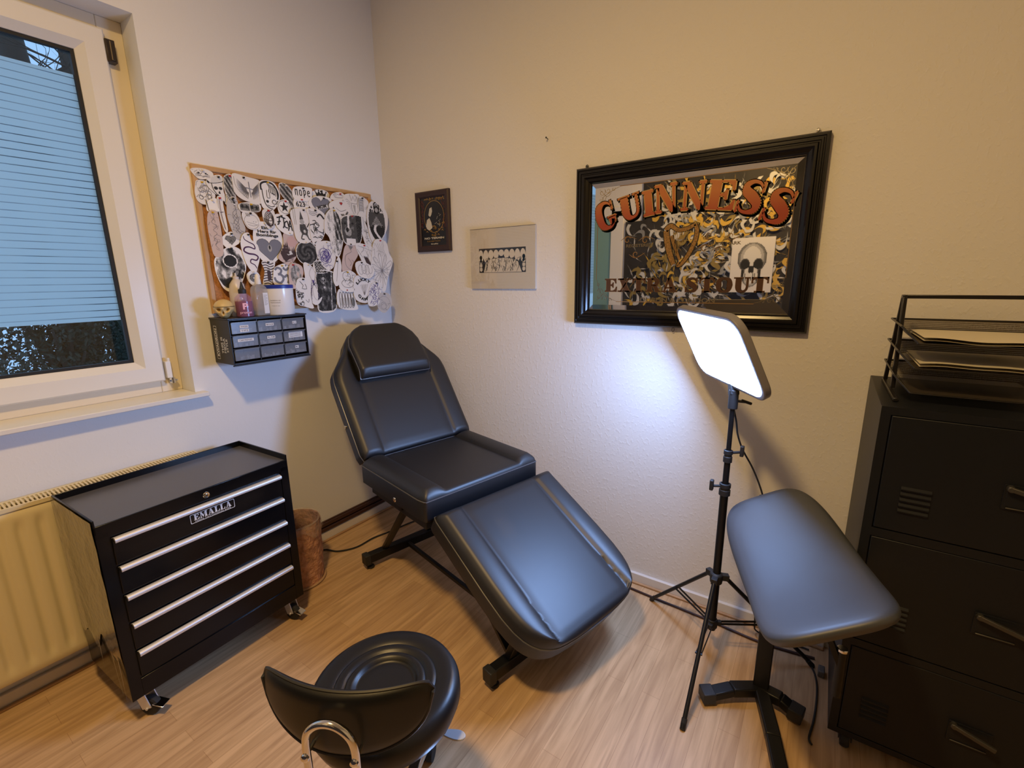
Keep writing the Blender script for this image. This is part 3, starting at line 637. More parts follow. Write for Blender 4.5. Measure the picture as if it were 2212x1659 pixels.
# floor cables by the back wall
b = MB(); b.tube(smooth_path([(1.0, -.052, .006), (1.4, -.06, .006), (1.666, -.080, .006), (1.80, -.09, .006), (2.044, -.105, .006), (2.212, -.122, .006), (2.30, -.12, .006), (2.44, -.10, .006)], 6), .0055, 8)
tag(b.build('floor_cable', mat('brown_cable', (.04, .016, .012), .45), origin=(1.8, -.1, 0)), 'dark brown cable along the foot of the back wall under the tripod', 'cable')
b = MB(); b.tube(smooth_path([(2.43, -.15, .006), (2.444, -.19, .006), (2.452, -.25, .006), (2.452, -.33, .006), (2.446, -.42, .006), (2.436, -.497, .006), (2.444, -.52, .006)], 6), .0035, 8)
tag(b.build('thin_cord', rubber, origin=(2.45, -.3, 0)), 'short thin black cord on the floor beside the locker under the armrest pad', 'cable')

# ------------------------------------------------------------------ tool cabinet
gloss = mat('gloss_black_paint', (.004, .004, .005), .16, spec=.3)
t = thing('tool_cabinet', 'black five drawer rolling tool cabinet with long aluminium drawer pulls', 'cabinet', (.325, -1.40, 0), (0, 0, R(2.46)))
D_, Wd = .18, .325; ZB, ZT = .11, .785
b = MB(); b.box(-D_, D_-.004, -Wd, Wd, ZB, .755); o = b.build('body', gloss, t, bevel=.003)
b = MB(); e = .012
b.box(-D_, D_, -Wd, -Wd+.006, .735, ZT); b.box(-D_, D_, Wd-.006, Wd, .735, ZT); b.box(-D_, -D_+.006, -Wd, Wd, .735, ZT); b.box(D_-.008, D_, -Wd, Wd, .718, ZT-.022)
b.build('top_rim', gloss, t, bevel=.0015)
b = MB(); b.box(-D_+.006, D_-.008, -Wd+.006, Wd-.006, .755, .7612); b.build('top_mat', mat('grey_top_mat', (.095, .095, .112), .34), t)
b = MB()
for s in (-1, 1): b.box(D_-.006, D_, s*Wd if s < 0 else Wd-.034, -Wd+.034 if s < 0 else Wd, ZB, .735)
b.box(D_-.006, D_, -Wd+.034, Wd-.034, ZB, .178); b.build('front_frame', gloss, t, bevel=.001)
zs = [.714, .610, .503, .396, .288, .182]
for k in range(5):
    b = MB(); b.box(D_-.018, D_+.002, -Wd+.037, Wd-.037, zs[k+1]+.004, zs[k]-.003); dr_ = b.build('drawer', gloss, t, bevel=.0025)
    b = MB(); z = zs[k]-.006
    b.prism([(0, 0), (.012, -.002), (.016, -.008), (.014, -.016), (.010, -.017), (.009, -.010), (0, -.008)], (D_+.002, -.283, z+.003), (1, 0, 0), (0, 0, 1), -.566)
    b.build('pull_bar', alu, dr_, smooth=50)
b = MB(); b.lathe([(0, .006), (.004, .006), (.0045, .003), (.0105, .004), (.012, .002), (.012, -.002)], (D_, .0, .738), 20, frame3((0, 1, 0), (0, 0, 1), (1, 0, 0))); b.build('lock', chrome, t)
bd = MB(); bd.prism(rrect(.078, .0175, .004, 4), (D_+.0022, .013, .668), (0, 1, 0), (0, 0, 1), .0012); bo = bd.build('badge', mat('badge_black', (.006, .006, .006), .25), t)
BW = mat('white_print', (.80, .80, .80), .45); b = MB()
ro, ri = rrect(.078, .0175, .004, 4), rrect(.0762, .0157, .003, 4); n = len(ro)
for i in range(n): j = (i+1) % n; b.flat([ro[i], ro[j], ri[j], ri[i]], (D_+.0036, .013, .668), (0, 1, 0), (0, 0, 1))
x = -.066; tot = sum(glyph(c)[1] for c in 'EMALLA')+5*.12; k = .132/tot
for c in 'EMALLA': w = glyph(c)[1]*k; put_glyph(b, c, (D_+.0037, .013+x, .6605), (0, 1, 0), (0, 0, .0215), w); x += w+.12*k
put_text(b, 'MAKE TATTOOING SAFE', (D_+.0037, .013, .6535), (0, 1, 0), (0, 0, 1), .0045, .125)
b.build('badge_lettering', BW, bo, smooth=0)
# left side: crumpled clear protective foil hanging loose at its lower edge
foil = mat('protective_foil', (.10, .095, .08), .12, spec=1.0, bump=(46, 1.0, .02, 6), coat=1.0)
rr = random.Random(2)
b = MB()
def fside(i, j):
    x = -D_+.001+(2*D_-.002)*i; zlow = .245+.05*(1-i)-.03*math.sin(i*7)-.03*math.sin(i*17+1)
    z = zlow+(.780-zlow)*j
    return Vector((x, -Wd-.0022-.0012*(1+noise.noise(Vector((x*22, 0, z*14)))), z))
b.grid(fside, 30, 50); b.build('protective_foil', foil, t, smooth=60)
for (x, z, l, dx) in ((-.02, .25, .075, .03), (.09, .235, .10, .055), (.14, .25, .13, .03)):
    b = MB(); b.add([(x, -Wd-.004, z+.03), (x+.018, -Wd-.006, z+.02), (x+dx+.006, -Wd-.012, z-l), (x+dx, -Wd-.010, z-l+.01)], [(0, 1, 2, 3)])
    b.build('torn_foil_strip', mat('pale_foil', (.35, .32, .27), .25), t, smooth=0)
for sx_, sy_ in ((1, -1), (1, 1), (-1, -1), (-1, 1)):
    c = Vector((sx_*(D_-.05), sy_*(Wd-.045), 0)); an = .5 if sy_ < 0 else .2
    f = Vector((math.cos(an), math.sin(an), 0)); s = Vector((-f.y, f.x, 0)); w_ = c+f*.02+Vector((0, 0, .036))
    b = MB(); b.lathe([(0, -.013), (.03, -.013), (.035, -.009), (.036, 0), (.035, .009), (.03, .013), (0, .013)], w_, 24, frame3(f, (0, 0, 1), s)); o = b.build('caster_wheel', rubber, t)
    b = MB(); b.box(c.x-.028, c.x+.028, c.y-.03, c.y+.03, ZB-.006, ZB)
    for q in (-1, 1): b.bar(c+s*q*.018+Vector((0, 0, ZB-.006)), w_+s*q*.018, .035, .003, upv=s)
    b.cyl(w_-s*.022, w_+s*.022, .005, 12); b.build('caster_fork', alu, o)
    if sx_ > 0:
        b = MB(); p = w_+f*.030+Vector((0, 0, .016)); b.bar(p-f*.01, p+f*.028-Vector((0, 0, .01)), .036, .004); b.build('brake_pedal', chrome, o, bevel=.0015)
# ------------------------------------------------------------------ waste bin
t = thing('waste_bin', 'brown crumpled paper texture waste bin with clear bag liner, right of the tool cabinet', 'waste bin', (.222, -.925, 0))
binM = mat('brown_fibre', (.52, .27, .17), .7, bump=(60, 1.0, .012), var=(30, .35))
b = MB()
def binw(i, j):
    a = 2*PI*j; z = .33*i; r = .112+.010*i+.0045*noise.noise(Vector((math.cos(a)*5, math.sin(a)*5, z*38)))+.003*abs(noise.noise(Vector((math.cos(a)*9, math.sin(a)*9, z*80))))
    return Vector((r*math.cos(a), r*math.sin(a), z))
b.grid(binw, 80, 150, wrap=True)
b.grid(lambda i, j: binw(1-i, j)*1 - Vector((binw(1-i, j).x, binw(1-i, j).y, 0))*.04, 20, 72, wrap=True)
b.lathe([(0, .004), (.108, .004)], n=36); b.build('bin_body', binM, t, smooth=70)
b = MB(); b.tube([(.118*math.cos(q), .118*math.sin(q), .008) for q in [2*PI*k/48 for k in range(48)]], .006, 8, closed=True); b.build('base_cord', mat('pale_rope', (.5, .33, .2), .8, bump=(220, .8, .002)), t)
bagM = bpy.data.materials.new('clear_bag'); bagM.use_nodes = True; nt = bagM.node_tree; p = nt.nodes['Principled BSDF']; p.inputs['Base Color'].default_value = (.75, .6, .5, 1); p.inputs['Roughness'].default_value = .25; p.inputs['Alpha'].default_value = .26
b = MB()
def bag(i, j):
    a = 2*PI*j; s = i
    if s < .55: z = .22+(.338-.22)*(s/.55); r = .104+.010*(s/.55)
    else: q = (s-.55)/.45; z = .340-.055*q*(1+.35*math.sin(a*3)+.2*math.sin(a*7)); r = .124+.006*q
    r += .005*noise.noise(Vector((math.cos(a)*5, math.sin(a)*5, s*6)))
    return Vector((r*math.cos(a), r*math.sin(a), z))
b.grid(bag, 36, 80, wrap=True); b.build('bag_liner', bagM, t, smooth=80)
# ------------------------------------------------------------------ locker
lockM = mat('locker_dark_paint', (.011, .0125, .017), .42, spec=.25, bump=(90, .1, .001))
t = thing('metal_locker', 'dark grey black metal locker with louvred doors at the right edge', 'locker', (2.83, -.25, 0))
LX0, LX1, LY, LZ0, LZ1 = 2.479, 3.14, -.50, .075, 1.152
b = MB(); b.box(LX0, LX1, LY+.012, -.02, LZ0, LZ1); b.build('body', lockM, t, world=True, bevel=.002)
b = MB(); b.box(LX0, LX0+.022, LY, LY+.013, LZ0, LZ1); b.box(LX1-.022, LX1, LY, LY+.013, LZ0, LZ1)
for z0, z1 in ((1.130, LZ1), (.772, .797), (.404, .428), (LZ0, .095)): b.box(LX0+.022, LX1-.022, LY, LY+.013, z0, z1)
b.build('front_frame', lockM, t, world=True, smooth=0)
for z0, z1 in ((.800, 1.128), (.431, .770), (.098, .402)):
    b = MB(); b.box(LX0+.025, LX1-.025, LY-.001, LY+.010, z0, z1); dr_ = b.build('door', lockM, t, world=True, bevel=.002)
    zc = z0+(.09 if z0 > .5 else .10)
    b = MB()
    for k in range(5):
        z = zc-.032+k*.0162
        b.prism([(0, 0), (-.006, .003), (-.006, .006), (0, .012)], (2.549, LY-.001, z), (0, 1, 0), (0, 0, 1), .064)
    b.build('louvres', lockM, dr_, world=True, smooth=0)
    zh_ = (z0+z1)/2-.005
    b = MB(); b.box(2.742, 2.832, LY-.004, LY, zh_-.035, zh_+.03); b.box(2.748, 2.826, LY-.0045, LY-.0035, zh_-.028, zh_+.022)
    b.build('handle_plate', lockM, dr_, world=True, bevel=.0015)
    b = MB(); b.bar((2.745, LY-.012, zh_+.024), (2.835, LY-.028, zh_+.006), .010, .012); b.cyl((2.752, LY, zh_+.022), (2.752, LY-.018, zh_+.022), .008, 12); b.bar((2.75, LY-.006, zh_-.03), (2.825, LY-.006, zh_-.03), .004, .004); b.build('handle', mat('worn_steel', (.07, .066, .06), .45, .5), dr_, world=True, bevel=.002)
for x, y in ((2.53, -.455), (3.09, -.455), (2.53, -.07), (3.09, -.07)):
    b = MB(); b.lathe([(0, -.012), (.026, -.012), (.03, -.006), (.03, .006), (.026, .012), (0, .012)], (x, y, .030), 22, frame3((0, 1, 0), (0, 0, 1), (1, 0, 0))); o = b.build('caster_wheel', rubber, t, world=True)
    b = MB(); b.box(x-.018, x+.018, y-.022, y+.022, .066, .075); b.bar((x-.017, y, .07), (x-.017, y, .03), .03, .003, upv=(1, 0, 0)); b.bar((x+.017, y, .07), (x+.017, y, .03), .03, .003, upv=(1, 0, 0)); b.build('caster_fork', mat('worn_steel'), o, world=True)
# letter trays ------------------------------------------------------
t = thing('letter_tray_rack', 'black three tier wire letter tray rack on top of the locker', 'letter tray', (2.68, -.25, 1.152))
wire = mat('black_wire', (.013, .011, .011), .35)
for x, d_ in ((2.515, 1), (2.87, -1)):
    b = MB(); b.bar((x-.002, -.430, 1.158), (x-.006, -.112, 1.158), .012, .010); b.bar((x+.004, -.262, 1.16), (x, -.235, 1.434), .011, .011); b.bar((x-.004, -.125, 1.16), (x, -.205, 1.434), .011, .011); b.bar((x, -.24, 1.434), (x, -.20, 1.434), .011, .011)
    b.build('side_frame', wire, t, world=True, bevel=.002)
b = MB(); b.bar((2.512, -.222, 1.434), (2.875, -.222, 1.434), .011, .011); b.build('top_bar', wire, t, world=True, bevel=.002)
mesh = bpy.data.materials.new('wire_mesh'); mesh.use_nodes = True; nt = mesh.node_tree; p = nt.nodes['Principled BSDF']; p.inputs['Base Color'].default_value = (.10, .08, .06, 1); p.inputs['Roughness'].default_value = .5; p.inputs['Metallic'].default_value = .3
tc = nt.nodes.new('ShaderNodeTexCoord'); ck = nt.nodes.new('ShaderNodeTexVoronoi'); ck.inputs['Scale'].default_value = 420; ck.inputs['Randomness'].default_value = .1
g_ = nt.nodes.new('ShaderNodeMath'); g_.operation = 'GREATER_THAN'; g_.inputs[1].default_value = .34; nt.links.new(tc.outputs['Object'], ck.inputs[0]); nt.links.new(ck.outputs[0], g_.inputs[0]); nt.links.new(g_.outputs[0], p.inputs['Alpha'])
for zi, zb in enumerate((1.315, 1.247, 1.178)):
    x0, x1, y0, y1, rim_ = 2.505, 2.86, -.415, -.085, .043
    b = MB(); i_ = .038
    b.add([(x0, y0+.03, zb+rim_), (x0, y1, zb+rim_), (x1, y1, zb+rim_), (x1, y0+.03, zb+rim_), (x0+i_, y0, zb), (x0+i_, y1-.02, zb), (x1-i_, y1-.02, zb), (x1-i_, y0, zb)],
          [(4, 5, 6, 7), (0, 1, 5, 4), (1, 2, 6, 5), (2, 3, 7, 6)])
    o = b.build('tray', mesh, t, world=True, smooth=0)
    b = MB(); b.tube([(x0+i_, y0, zb), (x0, y0+.03, zb+rim_), (x0, y1, zb+rim_), (x1, y1, zb+rim_), (x1, y0+.03, zb+rim_), (x1-i_, y0, zb), (x0+i_, y0, zb)], .0028, 8); b.build('tray_rim', wire, o, world=True)
papM = mat('office_paper', (.72, .66, .52), .8)
for nm, zb, lab in (('paper_stack', 1.317, 'cream paper sheets lying in the uppermost letter tray'), ('paper_stack', 1.249, 'curled paper sheets lying in the middle letter tray')):
    b = MB(); h_ = .012 if zb > 1.2 else .003
    V = []
    def sheet(i, j, z):
        x = 2.553+.262*i; y = -.405+.285*j; return Vector((x, y, z+.0025*math.sin(i*5+zb*30)*(1-j)+.0015*(1-j)*math.sin(i*11)))
    b.grid(lambda i, j: sheet(i, j, zb+h_), 24, 10); b.grid(lambda i, j: sheet(i, j, zb+.004), 24, 10)
    tag(b.build(nm, papM, origin=(2.68, -.26, zb)), lab, 'paper')
# adaptor on floor near the locker
b = MB(); b.box(2.452, 2.474, -.19, -.15, .0, .028); tag(b.build('plug_adaptor', mat('grey_adaptor', (.12, .12, .12), .5), origin=(2.46, -.17, 0), bevel=.004), 'small dark grey plug adaptor on the floor beside the locker', 'plug')
# ------------------------------------------------------------------ small-parts drawer unit on left wall
t = thing('small_parts_drawer_unit', 'black wall mounted organiser with nine clear drawers under the cork board', 'organiser', (.0, -.89, 1.14))
UX, UY0, UY1, UZ0, UZ1 = .170, -1.075, -.708, 1.140, 1.340
ub = mat('organiser_black_plastic', (.012, .012, .017), .36, spec=.4)
b = MB(); b.box(.0, UX, UY0, UY0+.004, UZ0, UZ1); b.box(.0, UX, UY1-.004, UY1, UZ0, UZ1); b.box(0, UX, UY0+.004, UY1-.004, UZ1-.005, UZ1); b.box(0, UX, UY0+.004, UY1-.004, UZ0, UZ0+.008); b.box(0, .006, UY0+.004, UY1-.004, UZ0+.008, UZ1-.005)
cw = (UY1-UY0-.016)/3; ch = (UZ1-UZ0-.02)/3
for k in (1, 2): b.box(.006, UX-.004, UY0+.008+cw*k-.002, UY0+.008+cw*k+.002, UZ0+.008, UZ1-.005)
for k in (1, 2): b.box(.006, UX-.004, UY0+.004, UY1-.004, UZ0+.010+ch*k-.002, UZ0+.010+ch*k+.001)
b.build('casing', ub, t, world=True, bevel=.0012)
b = MB(); b.box(.0, UX+.004, UY0-.004, UY1+.004, UZ1, UZ1+.006); b.build('top_panel', ub, t, world=True, bevel=.0015)
b = MB(); b.box(UX-.004, UX+.004, UY0-.004, UY1+.004, UZ0-.006, UZ0); b.build('lower_rail', ub, t, world=True, bevel=.0015)
drM = bpy.data.materials.new('clear_drawer_plastic'); drM.use_nodes = True; p = drM.node_tree.nodes['Principled BSDF']; p.inputs['Base Color'].default_value = (.26, .28, .33, 1); p.inputs['Roughness'].default_value = .25; p.inputs['Alpha'].default_value = .40
labels = [[['WAGEN', 'TIPS'], ['MAGNUM'], ['RS']], [['CARTRIDGES'], ['RL/RM'], ['box']], [[], [], ['M1']]]
paperW = mat('label_paper', (.74, .74, .76), .6); inkD = mat('dark_print', (.03, .03, .03), .6)
for r_ in range(3):
    for c_ in range(3):
        y0 = UY0+.008+cw*c_+.004; y1 = y0+cw-.008; z1 = UZ1-.008-ch*r_-.004; z0 = z1-ch+.009
        b = MB(); x = UX-.004
        b.box(x-.002, x, y0, y1, z0, z1); b.box(x-.12, x-.002, y0, y0+.0015, z0, z1-.008); b.box(x-.12, x-.002, y1-.0015, y1, z0, z1-.008); b.box(x-.12, x-.002, y0, y1, z0, z0+.0015); b.prism([(0, 0), (.010, .001), (.010, .004), (0, .004)], (x, y0, z1-.004), (1, 0, 0), (0, 0, 1), -(y1-y0))
        d_ = b.build('drawer', drM, t, world=True, smooth=0)
        ym, zm = (y0+y1)/2+(.006 if c_ == 2 else 0), (z0+z1)/2
        for li, s in enumerate(labels[r_][c_]):
            lw = {'CARTRIDGES': .070, 'box': .072, 'RS': .020, 'M1': .018}.get(s, .038); lh = .026 if s == 'box' else .0125
            zz = zm+.004-li*.017
            b = MB(); b.box(x, x+.0006, ym-lw/2, ym+lw/2, zz-lh/2, zz+lh/2); lo = b.build('label', paperW, d_, world=True, smooth=0)
            b = MB()
            if s == 'box':
                for q in range(5): b.flat(rect(-lw/2+.004, -.010+q*.0045, lw/2-.010, -.0085+q*.0045), (x+.0008, ym, zz), (0, 1, 0), (0, 0, 1))
            else: put_text(b, s, (x+.0008, ym, zz-.0032), (0, 1, 0), (0, 0, 1), .0065, lw*.82, bold=.02)
            b.build('label_print', inkD, lo, world=True, smooth=0)
        # contents
        rr = random.Random(r_*3+c_); b = MB()
        for k in range(9):
            px_, py_, h_ = x-.012-rr.random()*.03, rr.uniform(y0+.01, y1-.014), rr.uniform(.006, .018)
            b.box(px_, px_+.006, py_, py_+rr.uniform(.004, .018), z0+.0015, z0+.0015+h_)
        b.build('contents', mat('pale_small_parts', (.45, .46, .5), .5), d_, world=True, smooth=0)
# side print
b = MB(); ys = UY0-.0006
X = (0, 0, 1); Y = (-1, 0, 0)
V, F, w = text2d('KWADRON', .020, .0006)
put_text(b, 'KWADRON', (.050, ys, 1.235), (0, 0, 1), (-1, 0, 0), .018, .125, bold=.04)
for a in (rect(-.075, -.014, .075, -.012), rect(-.075, .012, .075, .014), rect(-.075, -.014, -.073, .014), rect(.073, -.014, .075, .014)): b.flat(a, (.041, ys, 1.235), (0, 0, 1), (-1, 0, 0))
for k, s in enumerate(('THIS IS', 'MEGA', 'STYLE')): put_text(b, s, (.095+k*.022, ys, 1.225), (0, 0, 1), (-1, 0, 0), .016, .075-.008*k, bold=.03)
b.build('side_print', mat('silver_print', (.72, .70, .66), .45), t, world=True, smooth=0)
TOPZ = 1.346
# ceramic skull ----------------------------------------------------
t = thing('skull_box', 'small yellowish ceramic skull box with lid, left end on top of the organiser', 'skull ornament', (.105, -1.053, TOPZ), (0, 0, R(-34)))
skM = mat('bone_ceramic', (.62, .46, .20), .4)
def skullshape(u, v):
    th_ = PI*u; ph = 2*PI*v; d = Vector((math.sin(th_)*math.cos(ph), math.sin(th_)*math.sin(ph), math.cos(th_)))
    r = Vector((d.x*.047, d.y*.041, d.z*.040))
    if d.z < -.1: f = min(1, (-.1-d.z)/.5); r.x = r.x*(1-.12*f)+.004*f; r.y *= 1-.30*f; r.z *= 1+.12*f
    def g(cy_, cz_, sy__, sz__): return math.exp(-((d.y-cy_)/sy__)**2-((d.z-cz_)/sz__)**2) if d.x > 0 else 0
    r -= d*.0; fr = (-.026*(g(.38, -.10, .19, .18)+g(-.38, -.10, .19, .18))-.018*g(0, -.42, .09, .14)+.004*g(.0, -.03, .12, .1)+.004*(g(.5, .16, .3, .08)+g(-.5, .16, .3, .08))+.006*(g(.58, -.36, .16, .10)+g(-.58, -.36, .16, .10))+.005*g(0, -.72, .3, .14))
    r.x += fr
    if d.x > .2 and -.85 < d.z < -.62: r.x += .0016*math.cos(d.y*42)
    if abs(d.z-.22) < .02: r *= .975
    return r+Vector((0, 0, .042))
b = MB(); b.grid(skullshape, 60, 90, wrap=True); b.build('cranium', skM, t, smooth=70)
b = MB(); b.tube([(.048*math.cos(q)*.985, .0415*math.sin(q)*.985, .0505) for q in [2*PI*k/40 for k in range(40)]], .0012, 6, closed=True); b.build('lid_seam', mat('dark_seam', (.12, .08, .03), .6), t)
# pink bottle
t = thing('pink_dropper_bottle', 'bottle of dark pink liquid with black nozzle cap on the organiser', 'bottle', (.118, -.972, TOPZ))
def seethru(name, col, al, rough=.12):
    M = bpy.data.materials.new(name); M.use_nodes = True; p = M.node_tree.nodes['Principled BSDF']; p.inputs['Base Color'].default_value = (*col, 1); p.inputs['Roughness'].default_value = rough; p.inputs['Alpha'].default_value = al; return M
b = MB(); b.lathe([(0, 0), (.034, 0), (.0365, .004), (.0365, .072), (.033, .088), (.016, .104), (.015, .110), (0, .110)], n=36); o = b.build('bottle_body', seethru('pink_clear_plastic', (.60, .30, .48), .28), t, smooth=60)
b = MB(); b.lathe([(0, .003), (.034, .003), (.0345, .070), (0, .070)], n=30); b.build('liquid', mat('dark_pink_liquid', (.12, .008, .05), .2), t, smooth=40)
b = MB(); b.lathe([(0, .104), (.016, .104), (.0165, .110), (.0165, .122), (.010, .126), (.006, .140), (.003, .156), (0, .156)], n=24); b.build('nozzle_cap', blackm, t, smooth=40)
b = MB()
cam_dir = (CAM-Vector((.118, -.972, 1.4))); cam_dir.z = 0; a0 = math.atan2(cam_dir.y, cam_dir.x)-.1
def wraptext(b, s, h, z, r, width, bold=.03, a0=0):
    V, F, w = text2d(s, h, bold*h); k = width/w
    b.add([(r*math.cos(a0+(x*k-width/2)/r), r*math.sin(a0+(x*k-width/2)/r), z+y) for x, y in V], F)
wraptext(b, 'proton', .011, .016, .0369, .050, .02, a0+.25); wraptext(b, 'P', .026, .036, .0369, .022, .06, a0+.25)
b.build('print', mat('pink_print', (.85, .5, .68), .5), t, smooth=0)
# clear spray bottle (leaning slightly), its label faces the room
t = thing('clear_bottle', 'clear square bottle with white cap between the pink bottle and the white tub', 'bottle', (.112, -.893, TOPZ), (0, 0, R(8)))
b = MB(); sq = lambda h, z: [(x*h, y*h, z) for x, y in rrect(1, .62, .22, 4)]
def loft(b, secs):
    n = len(secs[0]); V = [p for s in secs for p in s]; F = [(i*n+k, i*n+(k+1) % n, (i+1)*n+(k+1) % n, (i+1)*n+k) for i in range(len(secs)-1) for k in range(n)]
    F += [tuple(range(n-1, -1, -1)), tuple((len(secs)-1)*n+k for k in range(n))]; b.add(V, F)
loft(b, [[(y, x, z) for x, y, z in sq(h, z)] for h, z in ((.030, 0), (.0335, .003), (.0335, .115), (.030, .130), (.018, .143), (.013, .146))])
b.build('bottle_body', seethru('clear_plastic', (.62, .60, .58), .38), t, smooth=50)
b = MB(); b.lathe([(0, .144), (.013, .144), (.014, .148), (.0125, .166), (.009, .186), (.006, .190), (0, .190)], n=22); b.build('cap', white, t, smooth=40)
b = MB(); b.box(.0212, .0218, .002, .027, .010, .105); o = b.build('label', paperW, t, smooth=0)
b = MB()
for k in range(12): b.flat(rect(.005, .048+k*.0042, .005+(.018 if k % 3 else .011), .0495+k*.0042), (.0220, 0, 0), (0, 1, 0), (0, 0, 1))
b.build('label_print', mat('grey_print', (.35, .35, .36), .6), o, smooth=0)
# white tub
t = thing('white_tub', 'white cylindrical tub with blue lid on top of the organiser', 'tub', (.105, -.797, TOPZ))
b = MB(); b.lathe([(0, 0), (.064, 0), (.066, .003), (.067, .128), (0, .128)], n=48); b.build('tub_body', mat('white_tub_plastic', (.82, .82, .82), .22), t, smooth=40)
b = MB(); b.lathe([(.0665, .124), (.0695, .124), (.0695, .138), (.067, .1405), (0, .1405)], n=48); b.build('lid', mat('blue_plastic', (.008, .03, .30), .35), t, smooth=40)
b = MB(); cdv = CAM-Vector((.105, -.797, 1.4)); a1 = math.atan2(cdv.y, cdv.x)-.25
wraptext(b, 'Desinfektions- und', .0052, .066, .0672, .046, .03, a1); wraptext(b, 'Reinigungstuch', .0052, .056, .0672, .044, .03, a1); wraptext(b, 'ready to use', .004, .042, .0672, .036, .01, a1)
b.build('tub_print', mat('grey_print'), t, smooth=0)
# white squeeze bottle behind
t = thing('white_squeeze_bottle', 'milky squeeze bottle standing behind the pink bottle', 'bottle', (.052, -.960, TOPZ))
b = MB(); b.lathe([(0, 0), (.033, 0), (.035, .004), (.035, .115), (.030, .145), (.018, .162), (.013, .168), (0, .168)], n=32); b.build('bottle_body', mat('milky_plastic', (.66, .60, .56), .35), t, smooth=50)
b = MB(); b.lathe([(0, .166), (.013, .166), (.013, .178), (.005, .182), (.003, .196), (0, .196)], n=20); b.build('nozzle', mat('milky_plastic'), t, smooth=40)
# ------------------------------------------------------------------ small pictures on back wall
def picframe(t, x0, x1, z0, z1, w, d, m_, y=0.0):
    prof = [(0, 0), (0, d*.75), (w*.25, d), (w*.8, d*.85), (w, d*.55), (w, 0)]
    b = MB(); V = []
    for ins, dd_ in prof: V += [(x0+ins, y-dd_, z0+ins), (x1-ins, y-dd_, z0+ins), (x1-ins, y-dd_, z1-ins), (x0+ins, y-dd_, z1-ins)]
    F = [(i*4+k, i*4+(k+1) % 4, (i+1)*4+(k+1) % 4, (i+1)*4+k) for i in range(len(prof)-1) for k in range(4)]
    b.add(V, F); return b.build('frame', m_, t, world=True, smooth=20)
t = thing('small_framed_poster', 'small portrait poster in a dark brown frame, upper left on the back wall', 'picture', (.407, 0, 1.66))
picframe(t, .279, .535, 1.660, 1.988, .034, .02, mat('dark_brown_frame', (.035, .014, .010), .45))
b = MB(); b.box(.31, .505, -.008, -.004, 1.69, 1.958); ps = b.build('print_sheet', mat('poster_black', (.010, .010, .010), .25), t, world=True, smooth=0)
P_ = lambda name, c: mat(name, c, .5)
goldM, creamM, redM = P_('poster_gold', (.33, .19, .04)), P_('poster_cream', (.62, .58, .48)), P_('poster_dark_red', (.13, .03, .025))
rr = random.Random(11)
def pstroke(b, pts, w, o, X=(1, 0, 0), Y=(0, 0, 1), n=5, taper=True):
    ws = [w*.35, w, w*.35] if taper else [w, w]
    for q in vstroke(pts, ws, n): b.flat(q, o, X, Y)
o0 = (.3145, -.0088, 1.695); PWd, PHt = .186, .26
b = MB()
for k in range(46):  # side ornament
    sx_ = rr.choice((0, 1)); x = (.012 if sx_ == 0 else .174)+rr.uniform(-.010, .010); z = rr.uniform(.09, .235)
    pstroke(b, [(x, z), (x+rr.uniform(-.01, .01), z+.008), (x+rr.uniform(-.01, .01), z+.018)], .0035, o0)
b.build('ornament', redM, ps, world=True, smooth=0)
b = MB(); pstroke(b, [(.10+.075*math.cos(q), .155+.085*math.sin(q)) for q in [2*PI*k/20 for k in range(21)]], .003, (o0[0], -.0089, o0[2]), taper=False)
for k in range(22): x = rr.uniform(.01, .175); pstroke(b, [(x, .246+rr.uniform(-.006, .006)), (x+.006, .25+rr.uniform(-.008, .008)), (x+.012, .246)], .004, (o0[0], -.0089, o0[2]))
for k in range(30): x = rr.uniform(.025, .17); z = .075+rr.uniform(-.03, .03)+.02*abs(x-.095)/.08; pstroke(b, [(x-.007, z), (x, z+.006), (x+.008, z-.002)], .0045, (o0[0], -.00895, o0[2]))
b.build('gold_ornament', goldM, ps, world=True, smooth=0)
b = MB()
b.flat([(.058, .165), (.068, .200), (.085, .207), (.088, .185), (.080, .165), (.070, .155)], (o0[0], -.0092, o0[2]), (1, 0, 0), (0, 0, 1))
b.flat([(.035, .105), (.045, .14), (.065, .15), (.078, .125), (.085, .095), (.06, .082), (.045, .09)], (o0[0], -.0092, o0[2]), (1, 0, 0), (0, 0, 1))
for k in range(9): pstroke(b, [(.115+rr.uniform(-.015, .03), .10+k*.008), (.125+rr.uniform(-.01, .03), .108+k*.008)], .004, (o0[0], -.0092, o0[2]))
put_text(b, 'NO TERMIN', (o0[0]+.095, -.0092, o0[2]+.034), (1, 0, 0), (0, 0, 1), .010, .15, bold=.05); put_text(b, 'Graffiti', (o0[0]+.095, -.0092, o0[2]+.004), (1, 0, 0), (0, 0, 1), .007, .055, bold=.03)
for x0_, x1_, z_ in ((.005, .18, .052), ): pass
b.build('pale_figure', creamM, ps, world=True, smooth=0)
b = MB(); put_text(b, 'EXHIBITION', (o0[0]+.09, -.0092, o0[2]+.019), (1, 0, 0), (0, 0, 1), .007, .10); b.build('small_text', goldM, ps, world=True, smooth=0)
